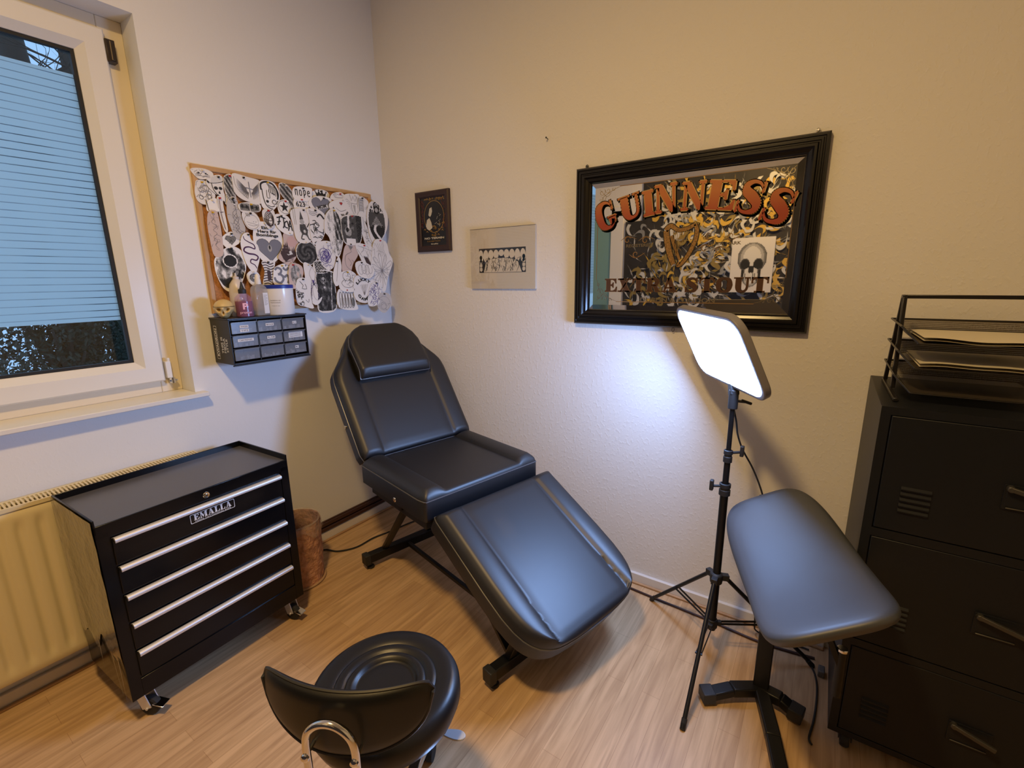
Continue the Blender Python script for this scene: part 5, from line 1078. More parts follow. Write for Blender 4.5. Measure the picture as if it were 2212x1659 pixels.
PAPERS=[
('cat_face','small pointed oval cutout with a whiskered face sketch, top left corner of the cork board',[(-1064,1971),(-1020,1980),(-986,1972),(-983,1955),(-1002,1943),(-1034,1936),(-1051,1945)]),
('loops',"roundish cutout with looping pencil sketch overhanging the board's upper left edge",[(-1047,1927),(-1013,1928),(-990,1910),(-987,1872),(-1004,1845),(-1032,1835),(-1055,1845),(-1062,1871),(-1057,1905)]),
('tall_skull','cutout of a narrow skull wearing a pale cap, near the top left',[(-1010,1933),(-975,1957),(-949,1959),(-941,1939),(-948,1895),(-937,1874),(-944,1843),(-966,1871),(-989,1889),(-1007,1908)]),
('feather','narrow grey strip cutout pinned beside the capped skull',[(-937,1957),(-906,1970),(-906,1922),(-899,1875),(-912,1847),(-936,1870),(-943,1908)]),
('blank','small nearly blank white rectangular paper below the capped skull',[(-1019,1847),(-983,1860),(-980,1811),(-1028,1806)]),
('razor','long thin cutout with a straight razor drawing, left part of board',[(-980,1865),(-961,1863),(-959,1815),(-957,1736),(-969,1728),(-978,1774),(-981,1813)]),
('wings','large half round cutout with a winged cross',[(-896,1976),(-840,1972),(-779,1961),(-790,1916),(-789,1870),(-821,1866),(-867,1874),(-896,1897),(-901,1936)]),
('smoke','long grey cutout with curling smoke lines left of the round doodle face',[(-938,1857),(-908,1874),(-893,1840),(-888,1786),(-880,1741),(-910,1698),(-931,1710),(-943,1755),(-948,1799)]),
('eyes','wide strip with two pairs of shaded eyes under the winged cross',[(-892,1847),(-850,1861),(-798,1858),(-801,1829),(-837,1821),(-884,1818)]),
('man_face','cutout of a dark haired face in thick black lines near top of board',[(-780,1957),(-743,1969),(-709,1960),(-691,1920),(-704,1876),(-740,1841),(-779,1848),(-786,1889)]),
('feather','curved grey feather cutout right of the thick lined face',[(-685,1964),(-655,1968),(-626,1943),(-617,1900),(-626,1850),(-645,1878),(-683,1921)]),
('star','small round cutout with a black star under the grey feather',[(-701,1881),(-665,1895),(-642,1878),(-647,1843),(-673,1826),(-703,1823),(-710,1851)]),
('nope','square paper lettered NOPE in blackletter',[(-608,1960),(-521,1969),(-518,1943),(-534,1908),(-614,1906)]),
('num','small paper with curly numerals 623 under the NOPE paper',[(-615,1906),(-545,1909),(-543,1879),(-575,1856),(-620,1853)]),
('crown','cutout of a dark crown at the top above the MOM heart',[(-509,1944),(-473,1970),(-424,1972),(-400,1953),(-429,1923),(-485,1922)]),
('mom','cutout of a grey heart with MOM banner',[(-538,1900),(-490,1931),(-416,1930),(-407,1895),(-444,1849),(-470,1841),(-522,1861)]),
('coffin','small cutout with a tilted tag outline right of the dark crown',[(-393,1959),(-347,1971),(-322,1958),(-338,1929),(-409,1931)]),
('shield','grey cutout of a crowned winged shield near upper right corner',[(-322,1958),(-266,1971),(-224,1965),(-225,1893),(-244,1846),(-291,1864),(-313,1916)]),
('mad',"cutout with a small red heart ringed by the words WE'RE ALL MAD HERE",[(-405,1916),(-337,1937),(-301,1896),(-294,1863),(-347,1845),(-405,1858),(-426,1892)]),
('leg','long pale cutout of a striped strip over a tattooed leg, upper right',[(-226,1954),(-190,1953),(-164,1922),(-196,1816),(-174,1743),(-155,1703),(-208,1706),(-229,1779),(-239,1891)]),
('mountain','oval cutout of a dark pine forest and mountain at the right edge',[(-155,1934),(-94,1941),(-44,1888),(-52,1804),(-98,1742),(-154,1721),(-179,1772),(-184,1863)]),
('doodle','round pale cutout of a simple doodle face with hair strands',[(-883,1810),(-837,1819),(-811,1794),(-814,1756),(-847,1742),(-874,1756)]),
('small_heart','diamond shaped cutout with a small grey heart, left side',[(-989,1691),(-943,1723),(-912,1684),(-970,1654)]),
('outline_strip','long narrow outline sketch strip along the left side of the board',[(-1028,1795),(-997,1802),(-990,1759),(-990,1684),(-998,1626),(-1031,1622),(-1038,1682),(-1039,1747)]),
('herz','large white cutout lettered Ein Herz für Bombings above a grey heart',[(-837,1745),(-804,1775),(-734,1762),(-713,1725),(-708,1676),(-730,1630),(-771,1597),(-816,1603),(-836,1641),(-847,1688)]),
('shell','small oval cutout with dark twisted lines overlapping the big heart lettering',[(-786,1833),(-740,1838),(-735,1801),(-750,1761),(-776,1754),(-791,1795)]),
('atca','cutout with bold black brush lettering in the middle of the board',[(-733,1815),(-674,1816),(-652,1779),(-657,1733),(-695,1736),(-729,1763)]),
('big_skull','large round cutout of a black and white skull, lower left',[(-1025,1607),(-975,1649),(-935,1651),(-906,1620),(-908,1559),(-937,1498),(-978,1465),(-1012,1480),(-1031,1535),(-1034,1576)]),
('snake','cutout of a purple winding snake right of the large skull',[(-894,1713),(-869,1719),(-863,1692),(-837,1669),(-834,1622),(-849,1579),(-869,1545),(-897,1582),(-909,1638),(-910,1680)]),
('forest','rounded cutout of dark brown pines with a pink moon',[(-699,1731),(-635,1735),(-629,1695),(-648,1628),(-692,1586),(-718,1596),(-742,1620),(-708,1676)]),
('gnome','cutout of a dark bearded garden gnome holding a rod',[(-647,1843),(-563,1857),(-527,1815),(-540,1757),(-570,1703),(-633,1705),(-646,1779)]),
('king','cutout of bold black blackletter shapes under a crown, right of the gnome',[(-563,1857),(-504,1863),(-464,1836),(-464,1784),(-495,1723),(-547,1694),(-559,1745),(-556,1817)]),
('fish','long oval cutout of a shaded feathered wing left of the dog portrait',[(-458,1837),(-416,1872),(-373,1856),(-352,1803),(-368,1720),(-403,1641),(-434,1657),(-451,1731),(-472,1762)]),
('dog','grey shaded dog portrait cutout',[(-354,1841),(-236,1855),(-235,1790),(-257,1715),(-322,1700),(-361,1715),(-368,1780)]),
('swirl_head','round dark grey brown cutout of a head with swirling hair',[(-630,1685),(-576,1700),(-538,1668),(-542,1615),(-590,1585),(-634,1603),(-649,1643)]),
('purple_clock','cutout of purple ink round filigree beside the brown swirl head',[(-526,1695),(-454,1704),(-427,1657),(-441,1591),(-483,1563),(-522,1600),(-537,1653)]),
('figure','pinkish cutout of a curved standing figure sketch below the dog',[(-350,1693),(-294,1702),(-278,1651),(-320,1593),(-346,1547),(-392,1558),(-377,1637)]),
('razorhand','angular cutout with a dark brown upright card and line sketch',[(-284,1702),(-179,1690),(-144,1668),(-188,1607),(-200,1560),(-230,1556),(-260,1623)]),
('flower','big grey open flower cutout overhanging the right edge of the board',[(-154,1721),(-76,1719),(-58,1659),(-38,1610),(-78,1523),(-110,1443),(-162,1475),(-202,1536),(-188,1607)]),
('stripes','cutout of a wavy striped banner with a small figure',[(-825,1593),(-766,1595),(-777,1550),(-796,1486),(-837,1481),(-818,1550)]),
('om','cutout with a bold grey om sign behind the white tub',[(-764,1570),(-698,1581),(-705,1484),(-780,1490),(-779,1535)]),
('figure2','brownish shaded figure cutout right of the om sign',[(-693,1581),(-637,1577),(-631,1535),(-673,1473),(-708,1484)]),
('lace',"small dark lacy textured paper right of the brown swirl head's lower edge",[(-559,1599),(-497,1601),(-484,1552),(-559,1546)]),
('spider','long oval cutout of a slender spider in grey and purple',[(-619,1588),(-574,1567),(-540,1498),(-544,1416),(-584,1385),(-621,1430),(-621,1525)]),
('reaper','dark rectangular grim reaper picture with curled lower edge',[(-553,1543),(-459,1544),(-454,1480),(-461,1356),(-564,1351),(-559,1444)]),
('branch','pale cutout of black branches just right of the white tub',[(-669,1504),(-612,1504),(-625,1440),(-598,1369),(-644,1377),(-682,1400)]),
('strip','thin folded pale strip hanging between reaper and character sketch',[(-418,1624),(-403,1580),(-425,1496),(-454,1480),(-460,1535)]),
('character','line sketch cutout of a seated creature, pinned in red near the bottom',[(-414,1541),(-352,1553),(-313,1524),(-335,1449),(-417,1451),(-429,1496)]),
('bubble','cutout of round bubble graffiti letters at bottom edge',[(-434,1451),(-343,1443),(-335,1385),(-332,1343),(-441,1361)]),
('lucky','cutout lettered LUCKY GAME around a fan of cards',[(-313,1524),(-205,1506),(-211,1446),(-255,1381),(-327,1396),(-339,1449)]),
('throwup','rounded cutout of pale outlined bubble shapes above the LUCKY GAME paper',[(-313,1593),(-262,1606),(-192,1566),(-227,1518),(-298,1530)]),
('purple_scribble','small cutout of dense purple ink strokes near bottom right',[(-216,1476),(-146,1481),(-163,1389),(-197,1360),(-253,1369)]),
('round_sketch','round curled cutout with faint sketch at the bottom right corner',[(-160,1420),(-96,1418),(-85,1361),(-139,1313),(-183,1347)]),
('rose','small diamond paper with a grey rose above the clear spray bottle',[(-904,1535),(-872,1554),(-847,1526),(-876,1487),(-899,1502)]),
]

papr = mat('cutout_paper', (.80, .79, .78), .8); papw = mat('cutout_paper_white', (.87, .87, .87), .8); papp = mat('cutout_paper_pinkish', (.62, .50, .46), .8); papg = mat('cutout_paper_grey', (.55, .53, .52), .8)
INK = [mat('ink_black', (.02, .02, .022), .7), mat('pencil_grey', (.22, .21, .22), .8), mat('ink_purple', (.09, .06, .26), .7), mat('ink_dark_brown', (.06, .035, .035), .7), mat('heart_grey', (.20, .21, .26), .8), mat('ink_red', (.5, .03, .03), .7), mat('ink_plum', (.07, .02, .08), .7), mat('pink_wash', (.62, .42, .40), .8)]
TONE0 = len(INK); PM = INK+G5
PAPW = {'star', 'herz', 'nope', 'mom', 'crown', 'blank', 'om', 'atca', 'big_skull', 'snake', 'small_heart', 'rose', 'num', 'man_face'}
PAPP = {'figure', 'forest', 'figure2', 'outline_strip'}
PAPG = {'round_sketch', 'smoke'}
def inpoly(x, y, P):
    c = False; n = len(P)
    for i in range(n):
        x1, y1 = P[i]; x2, y2 = P[(i+1) % n]
        if (y1 > y) != (y2 > y) and x < (x2-x1)*(y-y1)/(y2-y1)+x1: c = not c
    return c
placed = []
def paper(idx, motif, label, outl):
    O = [(y/1000, z/1000) for y, z in outl]; my, mz = sum(p[0] for p in O)/len(O), sum(p[1] for p in O)/len(O); O = [(my+(y-my)*1.07, mz+(z-mz)*1.07) for y, z in O]
    ys_ = [p[0] for p in O]; zs_ = [p[1] for p in O]; y0, y1, z0, z1 = min(ys_), max(ys_), min(zs_), max(zs_)
    lay = 0
    for (a0, a1, c0, c1, l_) in placed:
        if a0 < y1 and y0 < a1 and c0 < z1 and z0 < c1: lay = max(lay, l_+1)
    placed.append((y0, y1, z0, z1, lay)); rr = random.Random(idx*7+1)
    closed = smooth_path([(p[0], p[1], 0) for p in O], 4, closed=True); PO = [(p.x, p.y) for p in closed]
    amp = rr.uniform(.004, .009); tw = rr.uniform(-.004, .004); xb = .0205+lay*.0030
    over = max(0, y1-BY1)+max(0, BY0-y0); curl = .010 if over > .02 else 0
    def sx_(y, z):
        s = (z1-z)/(z1-z0); q = (y-y0)/(y1-y0)-.5
        e = 0
        if curl: e = curl*max(0, abs(q)*2-.2)**2*(1 if (y > BY1-.02 or y < BY0+.02) else .2)
        return xb+amp*s*s+tw*q*s+e
    def pt(y, z, off=0): return Vector((sx_(y, z)+off, y, z))
    cyy, czz = sum(p[0] for p in PO)/len(PO), sum(p[1] for p in PO)/len(PO)
    b = MB(); n = len(PO); V = [pt(cyy, czz)]; F = []
    rs = (.25, .5, .75, 1)
    for r_ in rs: V += [pt(cyy+(y-cyy)*r_, czz+(z-czz)*r_) for y, z in PO]
    for k in range(n): F.append((0, 1+k, 1+(k+1) % n))
    for i in range(3):
        for k in range(n): F.append((1+i*n+k, 1+(i+1)*n+k, 1+(i+1)*n+(k+1) % n, 1+i*n+(k+1) % n))
    m0 = len(V); V += [p-Vector((.0004, 0, 0)) for p in V[:]]
    F += [tuple(m0+i for i in reversed(f)) for f in F[:]]
    for k in range(n): a, c = 1+3*n+k, 1+3*n+(k+1) % n; F.append((a, m0+a, m0+c, c))
    b.add(V, F); pm = papw if motif in PAPW else papp if motif in PAPP else papg if motif in PAPG else papr
    org = (xb, cyy, czz); P0 = b.build('paper_cutout', pm, origin=org, smooth=60, recalc=False)
    tag(P0, label, 'paper drawing', 'cutout drawings on the pinboard')
    # ink ------------------------------------------------
    g = MB(); w_, h_ = y1-y0, z1-z0; INS = [(cyy+(y-cyy)*.94, czz+(z-czz)*.94) for y, z in PO]
    oc = [0]
    def U(u, v): return (y0+u*w_, z0+v*h_)
    def st(pts, w=.002, c=0, sm=3, taper=False):
        g.cur = c; oc[0] += 1; off = .0005+.00002*(oc[0] % 20)
        P = [U(*p) for p in pts]; qs = vstroke(P, [w*.4, w, w*.4] if taper else [w, w], sm) if len(P) > 2 or True else []
        for q in qs:
            m_ = (sum(p[0] for p in q)/4, sum(p[1] for p in q)/4)
            if inpoly(m_[0], m_[1], INS): g.add([pt(y, z, off+.0003) for y, z in q], [(0, 1, 2, 3)])
        g.cur = 0
    def fill(pts, c=0, off=.00045, step=.0025):
        oc[0] += 1; off += .00003*(oc[0] % 16); g.cur = c; P = [U(*p) for p in pts]; za, zb_ = min(p[1] for p in P), max(p[1] for p in P); ya, yb = min(p[0] for p in P), max(p[0] for p in P)
        nz_ = max(2, int((zb_-za)/step)); ny_ = max(2, int((yb-ya)/step))
        for j in range(nz_):
            zz = za+(j+.5)*(zb_-za)/nz_; xs = []
            for i in range(len(P)):
                (a, c1), (d, e) = P[i], P[(i+1) % len(P)]
                if (c1 > zz) != (e > zz): xs.append((d-a)*(zz-c1)/(e-c1)+a)
            xs.sort(); hh = (zb_-za)/nz_/2
            for i in range(0, len(xs)-1, 2):
                a, d = xs[i], xs[i+1]; m = max(1, int((d-a)/.008))
                for k in range(m):
                    p, q = a+(d-a)*k/m, a+(d-a)*(k+1)/m
                    if inpoly((p+q)/2, zz, INS): g.add([pt(p, zz-hh, off), pt(q, zz-hh, off), pt(q, zz+hh, off), pt(p, zz+hh, off)], [(0, 1, 2, 3)])
        g.cur = 0
    def circ(cx_, cy_, r, ry=None, n=16, a0=0, a1=2*PI): return [(cx_+r*math.cos(a0+(a1-a0)*k/n), cy_+(ry or r*w_/h_)*math.sin(a0+(a1-a0)*k/n)) for k in range(n+1)]
    def txt(s, u, v, h, wd, c=0, bold=.03, rot=0):
        V, F, w = text2d(s, h, bold*h); k = wd*w_/w; y_, z_ = U(u, v); g.cur = c; ca, sa = math.cos(rot), math.sin(rot)
        Q = []
        for x, z in V: xx = x*k-wd*w_/2; Q.append(pt(y_+xx*ca-z*sa, z_+xx*sa+z*ca, .0016))
        g.add(Q, F); g.cur = 0
    def tone(fn, mir=1, step=.0028, jit=.12):
        def place(x, z):
            y_, z_ = cyy+x, (z0+z1)/2+z
            return pt(y_, z_, .0005) if inpoly(y_, z_, INS) else None
        g.cur = 0; nu_, nv_ = max(3, int(w_/step)), max(3, int(h_/step))
        for i in range(nu_):
            for j in range(nv_):
                u = (i+.5)/nu_*2-1; v = (j+.5)/nv_*2-1; tn = fn(u, v)
                if tn is None: continue
                yy, zz = y0+(i+.5)/nu_*w_, z0+(j+.5)/nv_*h_
                if not inpoly(yy, zz, INS): continue
                tn += (rr.random()-.5)*jit; k = max(0, min(4, int(tn*5)))
                if k >= 4: continue
                dy, dz = w_/nu_/2, h_/nv_/2; g.cur = TONE0+k; g.add([pt(yy-dy, zz-dz, .0005), pt(yy+dy, zz-dz, .0005), pt(yy+dy, zz+dz, .0005), pt(yy-dy, zz+dz, .0005)], [(0, 1, 2, 3)])
        g.cur = 0
    def scrib(n, w=.0012, c=1, sz=.2, curl_=1.0, ub=(.1, .9), vb=(.1, .9)):
        for k in range(n):
            u, v = rr.uniform(*ub), rr.uniform(*vb); a = rr.uniform(0, 2*PI); P = [(u, v)]
            for i in range(4): a += rr.uniform(-1.1, 1.1)*curl_; u += sz*.35*math.cos(a); v += sz*.35*math.sin(a)*w_/h_; P.append((u, v))
            st(P, w, c, 3, True)
    def heart(cx_, cy_, r, c, col2=None):
        H_ = [(cx_+r*1.05*math.sin(a)**3, cy_+r*w_/h_*(.85*math.cos(a)-.33*math.cos(2*a)-.12*math.cos(3*a)-.05*math.cos(4*a))) for a in [2*PI*k/28 for k in range(28)]]
        fill(H_, c); st(H_+[H_[0]], .0013, 0, 1)
    M_ = motif; N_ = lambda u, v, s=3, o=0: noise.noise(Vector((u*s+o+idx, v*s, idx*1.3)))
    if M_ == 'cat_face':
        for s in (-1, 1):
            st([(.5+s*.2, .62), (.5+s*.12, .55), (.5+s*.26, .5)], .003, 0)
            for k in range(3): st([(.5+s*.1, .38-.04*k), (.5+s*.34, .45-.1*k)], .001, 1)
        st([(.42, .35), (.5, .28), (.58, .35)], .0015, 0); scrib(6)
    elif M_ == 'loops': [st(circ(.5+.22*math.cos(k), .5+.22*math.sin(k*1.7), .1+.03*(k % 3), n=12), .0016, 0 if k % 3 == 0 else 1) for k in range(9)]; scrib(12, .0014, 1, .35)
    elif M_ == 'tall_skull':
        fill([(.35, .98), (.9, .98), (.85, .78), (.2, .72)], TONE0+4); st([(.05, .72), (.2, .70), (.6, .74), (.85, .80), (.98, .9)], .002, 0)
        fill(circ(.45, .55, .11, .055), 0); fill(circ(.70, .56, .10, .05), 0); fill([(.56, .44), (.64, .46), (.66, .38), (.56, .37)], 0)
        st([(.25, .7), (.3, .5), (.5, .3), (.72, .08)], .003, 0); st([(.9, .8), (.9, .4), (.85, .1)], .002, 0)
        for k in range(6): st([(.5+.05*k, .34-.04*k), (.56+.05*k, .27-.04*k)], .0035, 0)
        fill([(.0, .8), (.14, .74), (.14, .68), (.03, .7)], 0)
    elif M_ == 'feather': tone(lambda u, v: .35+.3*abs(u+.3*v)+.25*math.sin((u*9+v*14))+.15*N_(u, v, 5)); st([(.3, .95), (.5, .5), (.7, .05)], .0015, 0)
    elif M_ == 'blank': st([(.06, .85), (.12, .05)], .003, 3); st([(.12, .04), (.9, .05)], .0012, 1)
    elif M_ == 'razor': st([(.35, .95), (.38, .5), (.66, .06)], .002, 6); st([(.1, .95), (.22, .55), (.52, .1)], .0012, 1); st([(.2, .56), (.75, .58)], .0025, 3)
    elif M_ == 'wings':
        st([(.55, .78), (.57, .2)], .004, 4); st([(.42, .55), (.72, .50)], .004, 4)
        for s in (-1, 1):
            for k in range(20): a = .3+k*.075; r0 = .16; x_, y_ = .56, .58; ang = (PI/2+s*a*1.25); ang = -PI/2+s*(.25+k*.085) ; st([(x_+s*.03+.08*math.cos(ang), y_-.1+.1*math.sin(ang)), (x_+.26*math.cos(ang), y_+.28*math.sin(ang)), (x_+.42*math.cos(ang)*1.02, y_+.46*math.sin(ang)+.02*k*.3)], .0022, 1 if k % 2 else TONE0+1, 3, True)
        st([(.06, .9), (.08, .6), (.2, .38), (.45, .15)], .0015, 1)
    elif M_ == 'smoke': [st([(.3+.1*k, .92-.05*k), (.6, .75-.1*k), (.35, .6-.1*k), (.65, .45-.08*k), (.4, .3-.06*k), (.7, .15)], .0022, 1, 5, True) for k in range(3)]; scrib(16, .0015, 1, .3)
    elif M_ == 'eyes':
        for cx_ in (.27, .72): tone(lambda u, v, c=cx_: None if abs(u-(c*2-1)) > .42 or abs(v) > .75 else (.08 if ell(u, v, c*2-1-.2, .1, .10, .35) < 1 or ell(u, v, c*2-1+.2, .1, .10, .35) < 1 else .3+.4*abs(v)+.2*N_(u, v, 4)))
    elif M_ == 'man_face':
        st([(.1, .66), (.12, .86), (.4, .95), (.72, .88), (.9, .62), (.84, .4)], .008, 0, 5); st([(.14, .7), (.16, .4), (.26, .16), (.5, .06), (.72, .12), (.84, .36)], .004, 0, 5)
        for k in range(6): st([(.4+.08*k, .9-.02*k), (.5+.07*k, .78-.03*k), (.45+.08*k, .62-.03*k)], .003, 0)
        fill(circ(.33, .30, .07, .045), 0); st(circ(.66, .30, .10, .07), .003, 0); st([(.36, .68), (.34, .45), (.40, .42), (.48, .44), (.46, .70)], .0025, 0); st([(.58, .6), (.74, .55)], .004, 0); st([(.3, .18), (.5, .13), (.66, .18)], .003, 0)
    elif M_ == 'star': fill([(.5+(.34 if k % 2 == 0 else .14)*math.cos(PI/2+k*PI/5), .5+(.34 if k % 2 == 0 else .14)*math.sin(PI/2+k*PI/5)) for k in range(10)], 0); st(circ(.5, .5, .42), .0016, 0)
    elif M_ in ('nope', 'num'):
        A = {'n': [[(.1, .0), (.1, .9), (.25, 1)], [(.2, .85), (.5, 1), (.6, .8), (.6, .1), (.7, 0)]], 'o': [[(.35, 1), (.1, .75), (.1, .2), (.35, 0)], [(.35, 1), (.6, .75), (.6, .2), (.35, 0)]], 'p': [[(.1, 1), (.15, .1), (.1, -.3)], [(.15, .9), (.5, 1), (.62, .7), (.55, .35), (.2, .2)], [(0, .1), (.35, .15)]], 'e': [[(.4, 1), (.1, .75), (.1, .2), (.4, 0), (.62, .2)], [(.1, .55), (.6, .6), (.55, .9), (.35, 1)]]}
        if M_ == 'nope':
            for k, c in enumerate('nope'):
                for s in A[c]: st([(.08+.22*k+.2*x, .32+.42*y) for x, y in s], .0042, 0, 4)
        else: txt('623', .42, .35, .024, .6, 0, .02, .05); scrib(4, .0012, 0, .3)
    elif M_ == 'mom': heart(.52, .52, .38, 4); fill([(.25, .42), (.78, .62), (.82, .48), (.3, .28)], TONE0+4); txt('MOM', .54, .40, .016, .38, 0, .05, .28)
    elif M_ == 'crown':
        fill([(.3, .3), (.25, .8), (.36, .62), (.44, .86), (.52, .64), (.62, .86), (.68, .62), (.82, .78), (.74, .28), (.5, .16)], TONE0+0); fill(circ(.52, .38, .16, .09), TONE0+2)
        for x, y in ((.25, .84), (.44, .9), (.62, .9), (.82, .82)): fill(circ(x, y, .035), 0)
    elif M_ == 'coffin': st([(.2, .6), (.35, .75), (.85, .6), (.82, .38), (.3, .3), (.2, .6)], .002, 1, 1); st(circ(.34, .52, .05), .0015, 1)
    elif M_ == 'shield': st([(.35, .95), (.42, .7), (.55, .9), (.66, .7), (.8, .92), (.78, .62), (.4, .62)], .0022, 1, 2); st([(.42, .6), (.42, .35), (.6, .12), (.8, .3), (.8, .6)], .002, 1); fill([(.5, .55), (.55, .3), (.62, .2), (.66, .55)], TONE0+3); [st([(.4, .6-.06*k), (.15, .75-.08*k), (.05+.03*k, .7-.1*k)], .0018, 1, 4, True) for k in range(6)]
    elif M_ == 'mad':
        for k, s in enumerate(("WE'RE", 'ALL', 'MAD', 'HERE')): a = (-2.9+k*.72); txt(s, .52+.36*math.cos(a), .44+.36*math.sin(a), .0085, .17, 0, .06, a+PI/2)
        heart(.55, .72, .06, 5); st([(.3, .45), (.5, .3), (.75, .42)], .0016, 0)
    elif M_ == 'leg':
        for k in range(12): st([(.08, .97-.022*k), (.40, .97-.022*k)], .0018, 0)
        st([(.08, .98), (.10, .7)], .0015, 0); st([(.42, .98), (.42, .7)], .0015, 0); st([(.3, .6), (.4, .35), (.55, .15), (.9, .05)], .002, 1); st([(.75, .75), (.7, .5), (.85, .25)], .002, 1); st([(.45, .52), (.8, .3), (1, .2)], .004, 0); scrib(14, .0018, 0, .2, 1.4, (.35, .8), (.1, .4)); scrib(8, .0014, 1, .3, 1, (.4, .9), (.45, .95))
    elif M_ == 'mountain':
        def mt(u, v):
            if ell(u, v, -.05, .05, .80, .90) > 1: return None
            if ell(u, v, .0, .62, .26, .2) < 1: return .1 if ell(u, v, 0, .62, .16, .11) > 1 else .7
            if v > .35-.8*abs(u+.05): return .15 if abs(N_(u, v, 6)) > .2 and v > .5 else (.3 if v < .5 else .95)
            if abs(u-.3*math.sin(v*5)) < .12 and v < -.1: return .9
            if v < -.1 and ((u*8) % 1 > .3 or v < -.2): return .06
            return .25+.5*((u*11+v*3) % 1 > .55)
        tone(mt)
    elif M_ == 'doodle': [st([(.2+.08*k, .9), (.28+.05*k, .72)], .0022, 1) for k in range(4)]; [fill(circ(x, .45, .02), 0) for x in (.62, .76)]; st([(.2, .42), (.5, .36), (.85, .3)], .0012, 1); st([(.25, .3), (.55, .22), (.8, .28)], .0012, 1); st(circ(.5, .45, .42), .0012, 1)
    elif M_ == 'small_heart': heart(.5, .52, .26, TONE0+2); [st([(.18, .5+.05*k), (.28, .52)], .0012, 0) for k in range(3)]; scrib(8, .002, TONE0+1, .15, 1, (.35, .65), (.4, .65))
    elif M_ == 'outline_strip': st([(.45, .95), (.6, .85), (.35, .75), (.7, .66), (.4, .58), (.65, .5), (.35, .42), (.6, .34), (.4, .25), (.65, .15)], .0015, 1, 5); scrib(18, .0013, 1, .3)
    elif M_ == 'herz':
        for k, (s, wd) in enumerate((('Ein', .22), ('Herz für', .62), ('Bombings', .72))): txt(s, .42 if k == 0 else .48, .82-.088*k, .0128, wd, 0, .05)
        heart(.50, .35, .40, 4); fill(circ(.50, .36, .07, .085), TONE0+3); fill(circ(.50, .38, .03, .05), 0)
    elif M_ == 'shell': [st(circ(.5+.02*k, .5-.03*k, .36-.05*k, .38-.045*k), .0028, 3 if k % 2 else 0) for k in range(5)]; scrib(12, .003, 3, .4)
    elif M_ == 'atca': [st(p, .0058, 0, 4) for p in ([(.1, .85), (.34, .9)], [(.28, .95), (.2, .55), (.1, .5)], [(.12, .62), (.32, .68)], [(.38, .9), (.62, .84)], [(.5, .86), (.5, .5), (.42, .32)], [(.72, .72), (.56, .62), (.54, .4), (.7, .34)], [(.72, .7), (.78, .3)], [(.88, .76), (.72, .2)], [(.88, .76), (.95, .2)], [(.76, .45), (.93, .42)])]
    elif M_ == 'big_skull':
        def bs(u, v):
            if ell(u, v, 0, 0, .93, .95) > 1: return None
            d = ell(u, v, .02, .38, .52, .33)
            if d < .62: return .03
            if d < .85: return .95
            if ell(u, v, .45, -.22, .35, .22) < 1: return .1+.35*(N_(u, v, 5) > .1)
            if ell(u, v, -.1, -.62, .42, .26) < 1: return .04
            if v < -.82: return .8
            return .5+1.1*N_(u, v, 2.6)+.3*N_(u, v, 7)
        tone(bs, jit=.05)
    elif M_ == 'snake': st([(.2, .97), (.22, .85), (.45, .78), (.72, .72), (.75, .62), (.45, .66), (.2, .64), (.12, .56), (.35, .5), (.7, .48), (.88, .42), (.75, .34), (.48, .36), (.4, .28), (.62, .22), (.72, .12), (.70, .05)], .0075, 6, 6, True)
    elif M_ == 'forest':
        fill(circ(.68, .72, .22), 7)
        for k in range(9): x_ = .18+.07*k; [fill([(x_-.06+.01*i, .34+.1*i), (x_, .50+.1*i+.04*(k % 3)), (x_+.06-.01*i, .34+.1*i)], 3) for i in range(3 if k < 5 else 1)]
        fill([(.12, .36), (.85, .42), (.8, .28), (.5, .2), (.3, .1), (.2, .2)], 3); fill([(.3, .40), (.6, .44), (.66, .34), (.45, .30)], TONE0+4); scrib(9, .002, 3, .3, 1, (.2, .8), (.05, .28))
    elif M_ == 'gnome': fill([(.32, .66), (.38, .92), (.48, .68)], TONE0+1); fill(circ(.41, .6, .1, .07), TONE0+3); fill([(.3, .52), (.52, .54), (.62, .36), (.58, .2), (.36, .22), (.28, .36)], TONE0+1); [st([(.74, .9), (.72, .3)], .003, TONE0+1), st([(.6, .45), (.74, .6)], .005, TONE0+1), st([(.38, .25), (.3, .1), (.42, .08)], .006, TONE0+1), st([(.56, .25), (.62, .1), (.72, .08)], .006, TONE0+1), st([(.06, .95), (.1, .5)], .0015, 1), st([(.14, .95), (.16, .5)], .0015, 1)]; scrib(10, .0016, 0, .12, 1, (.3, .6), (.2, .5)); fill(circ(.48, .32, .06), TONE0+4)
    elif M_ == 'king':
        [st([(.1, .95-.045*k), (.3, .90-.045*k), (.55, .95-.045*k)], .0022, 1) for k in range(3)]; scrib(20, .005, 0, .22, .8, (.1, .85), (.08, .68)); st([(.52, .78), (.7, .86), (.9, .74)], .009, 0); st(circ(.45, .55, .12), .003, 0); st([(.3, .6), (.26, .42), (.42, .4)], .003, 0)
    elif M_ == 'fish': tone(lambda u, v: None if ell(u, v, 0, 0, .8, .95) > 1 else .75-.55*(u > .0 and v > -.3)*(.5+.5*math.sin(u*18+v*9))+.4*N_(u, v, 6)+(.15 if u < 0 else -.1), jit=.3); st([(.5, .97), (.62, .6), (.45, .3), (.7, .05)], .002, 0)
    elif M_ == 'dog':
        def dg(u, v):
            if abs(u) > .95 or abs(v) > .97: return None
            if ell(u, v, -.45, .0, .14, .15) < 1: return .05
            if ell(u, v, -.62, .38, .11, .07) < 1 or ell(u, v, .08, .42, .12, .07) < 1: return .08
            if abs(u+.35-.1*v) < .09 and v > .1: return .95
            if ell(u, v, -.38, -.12, .32, .30) < 1: return .62
            if v < -.55 and abs(u+.2) < .45: return .9
            if u > .45: return .18
            return .33+.2*N_(u, v, 4)
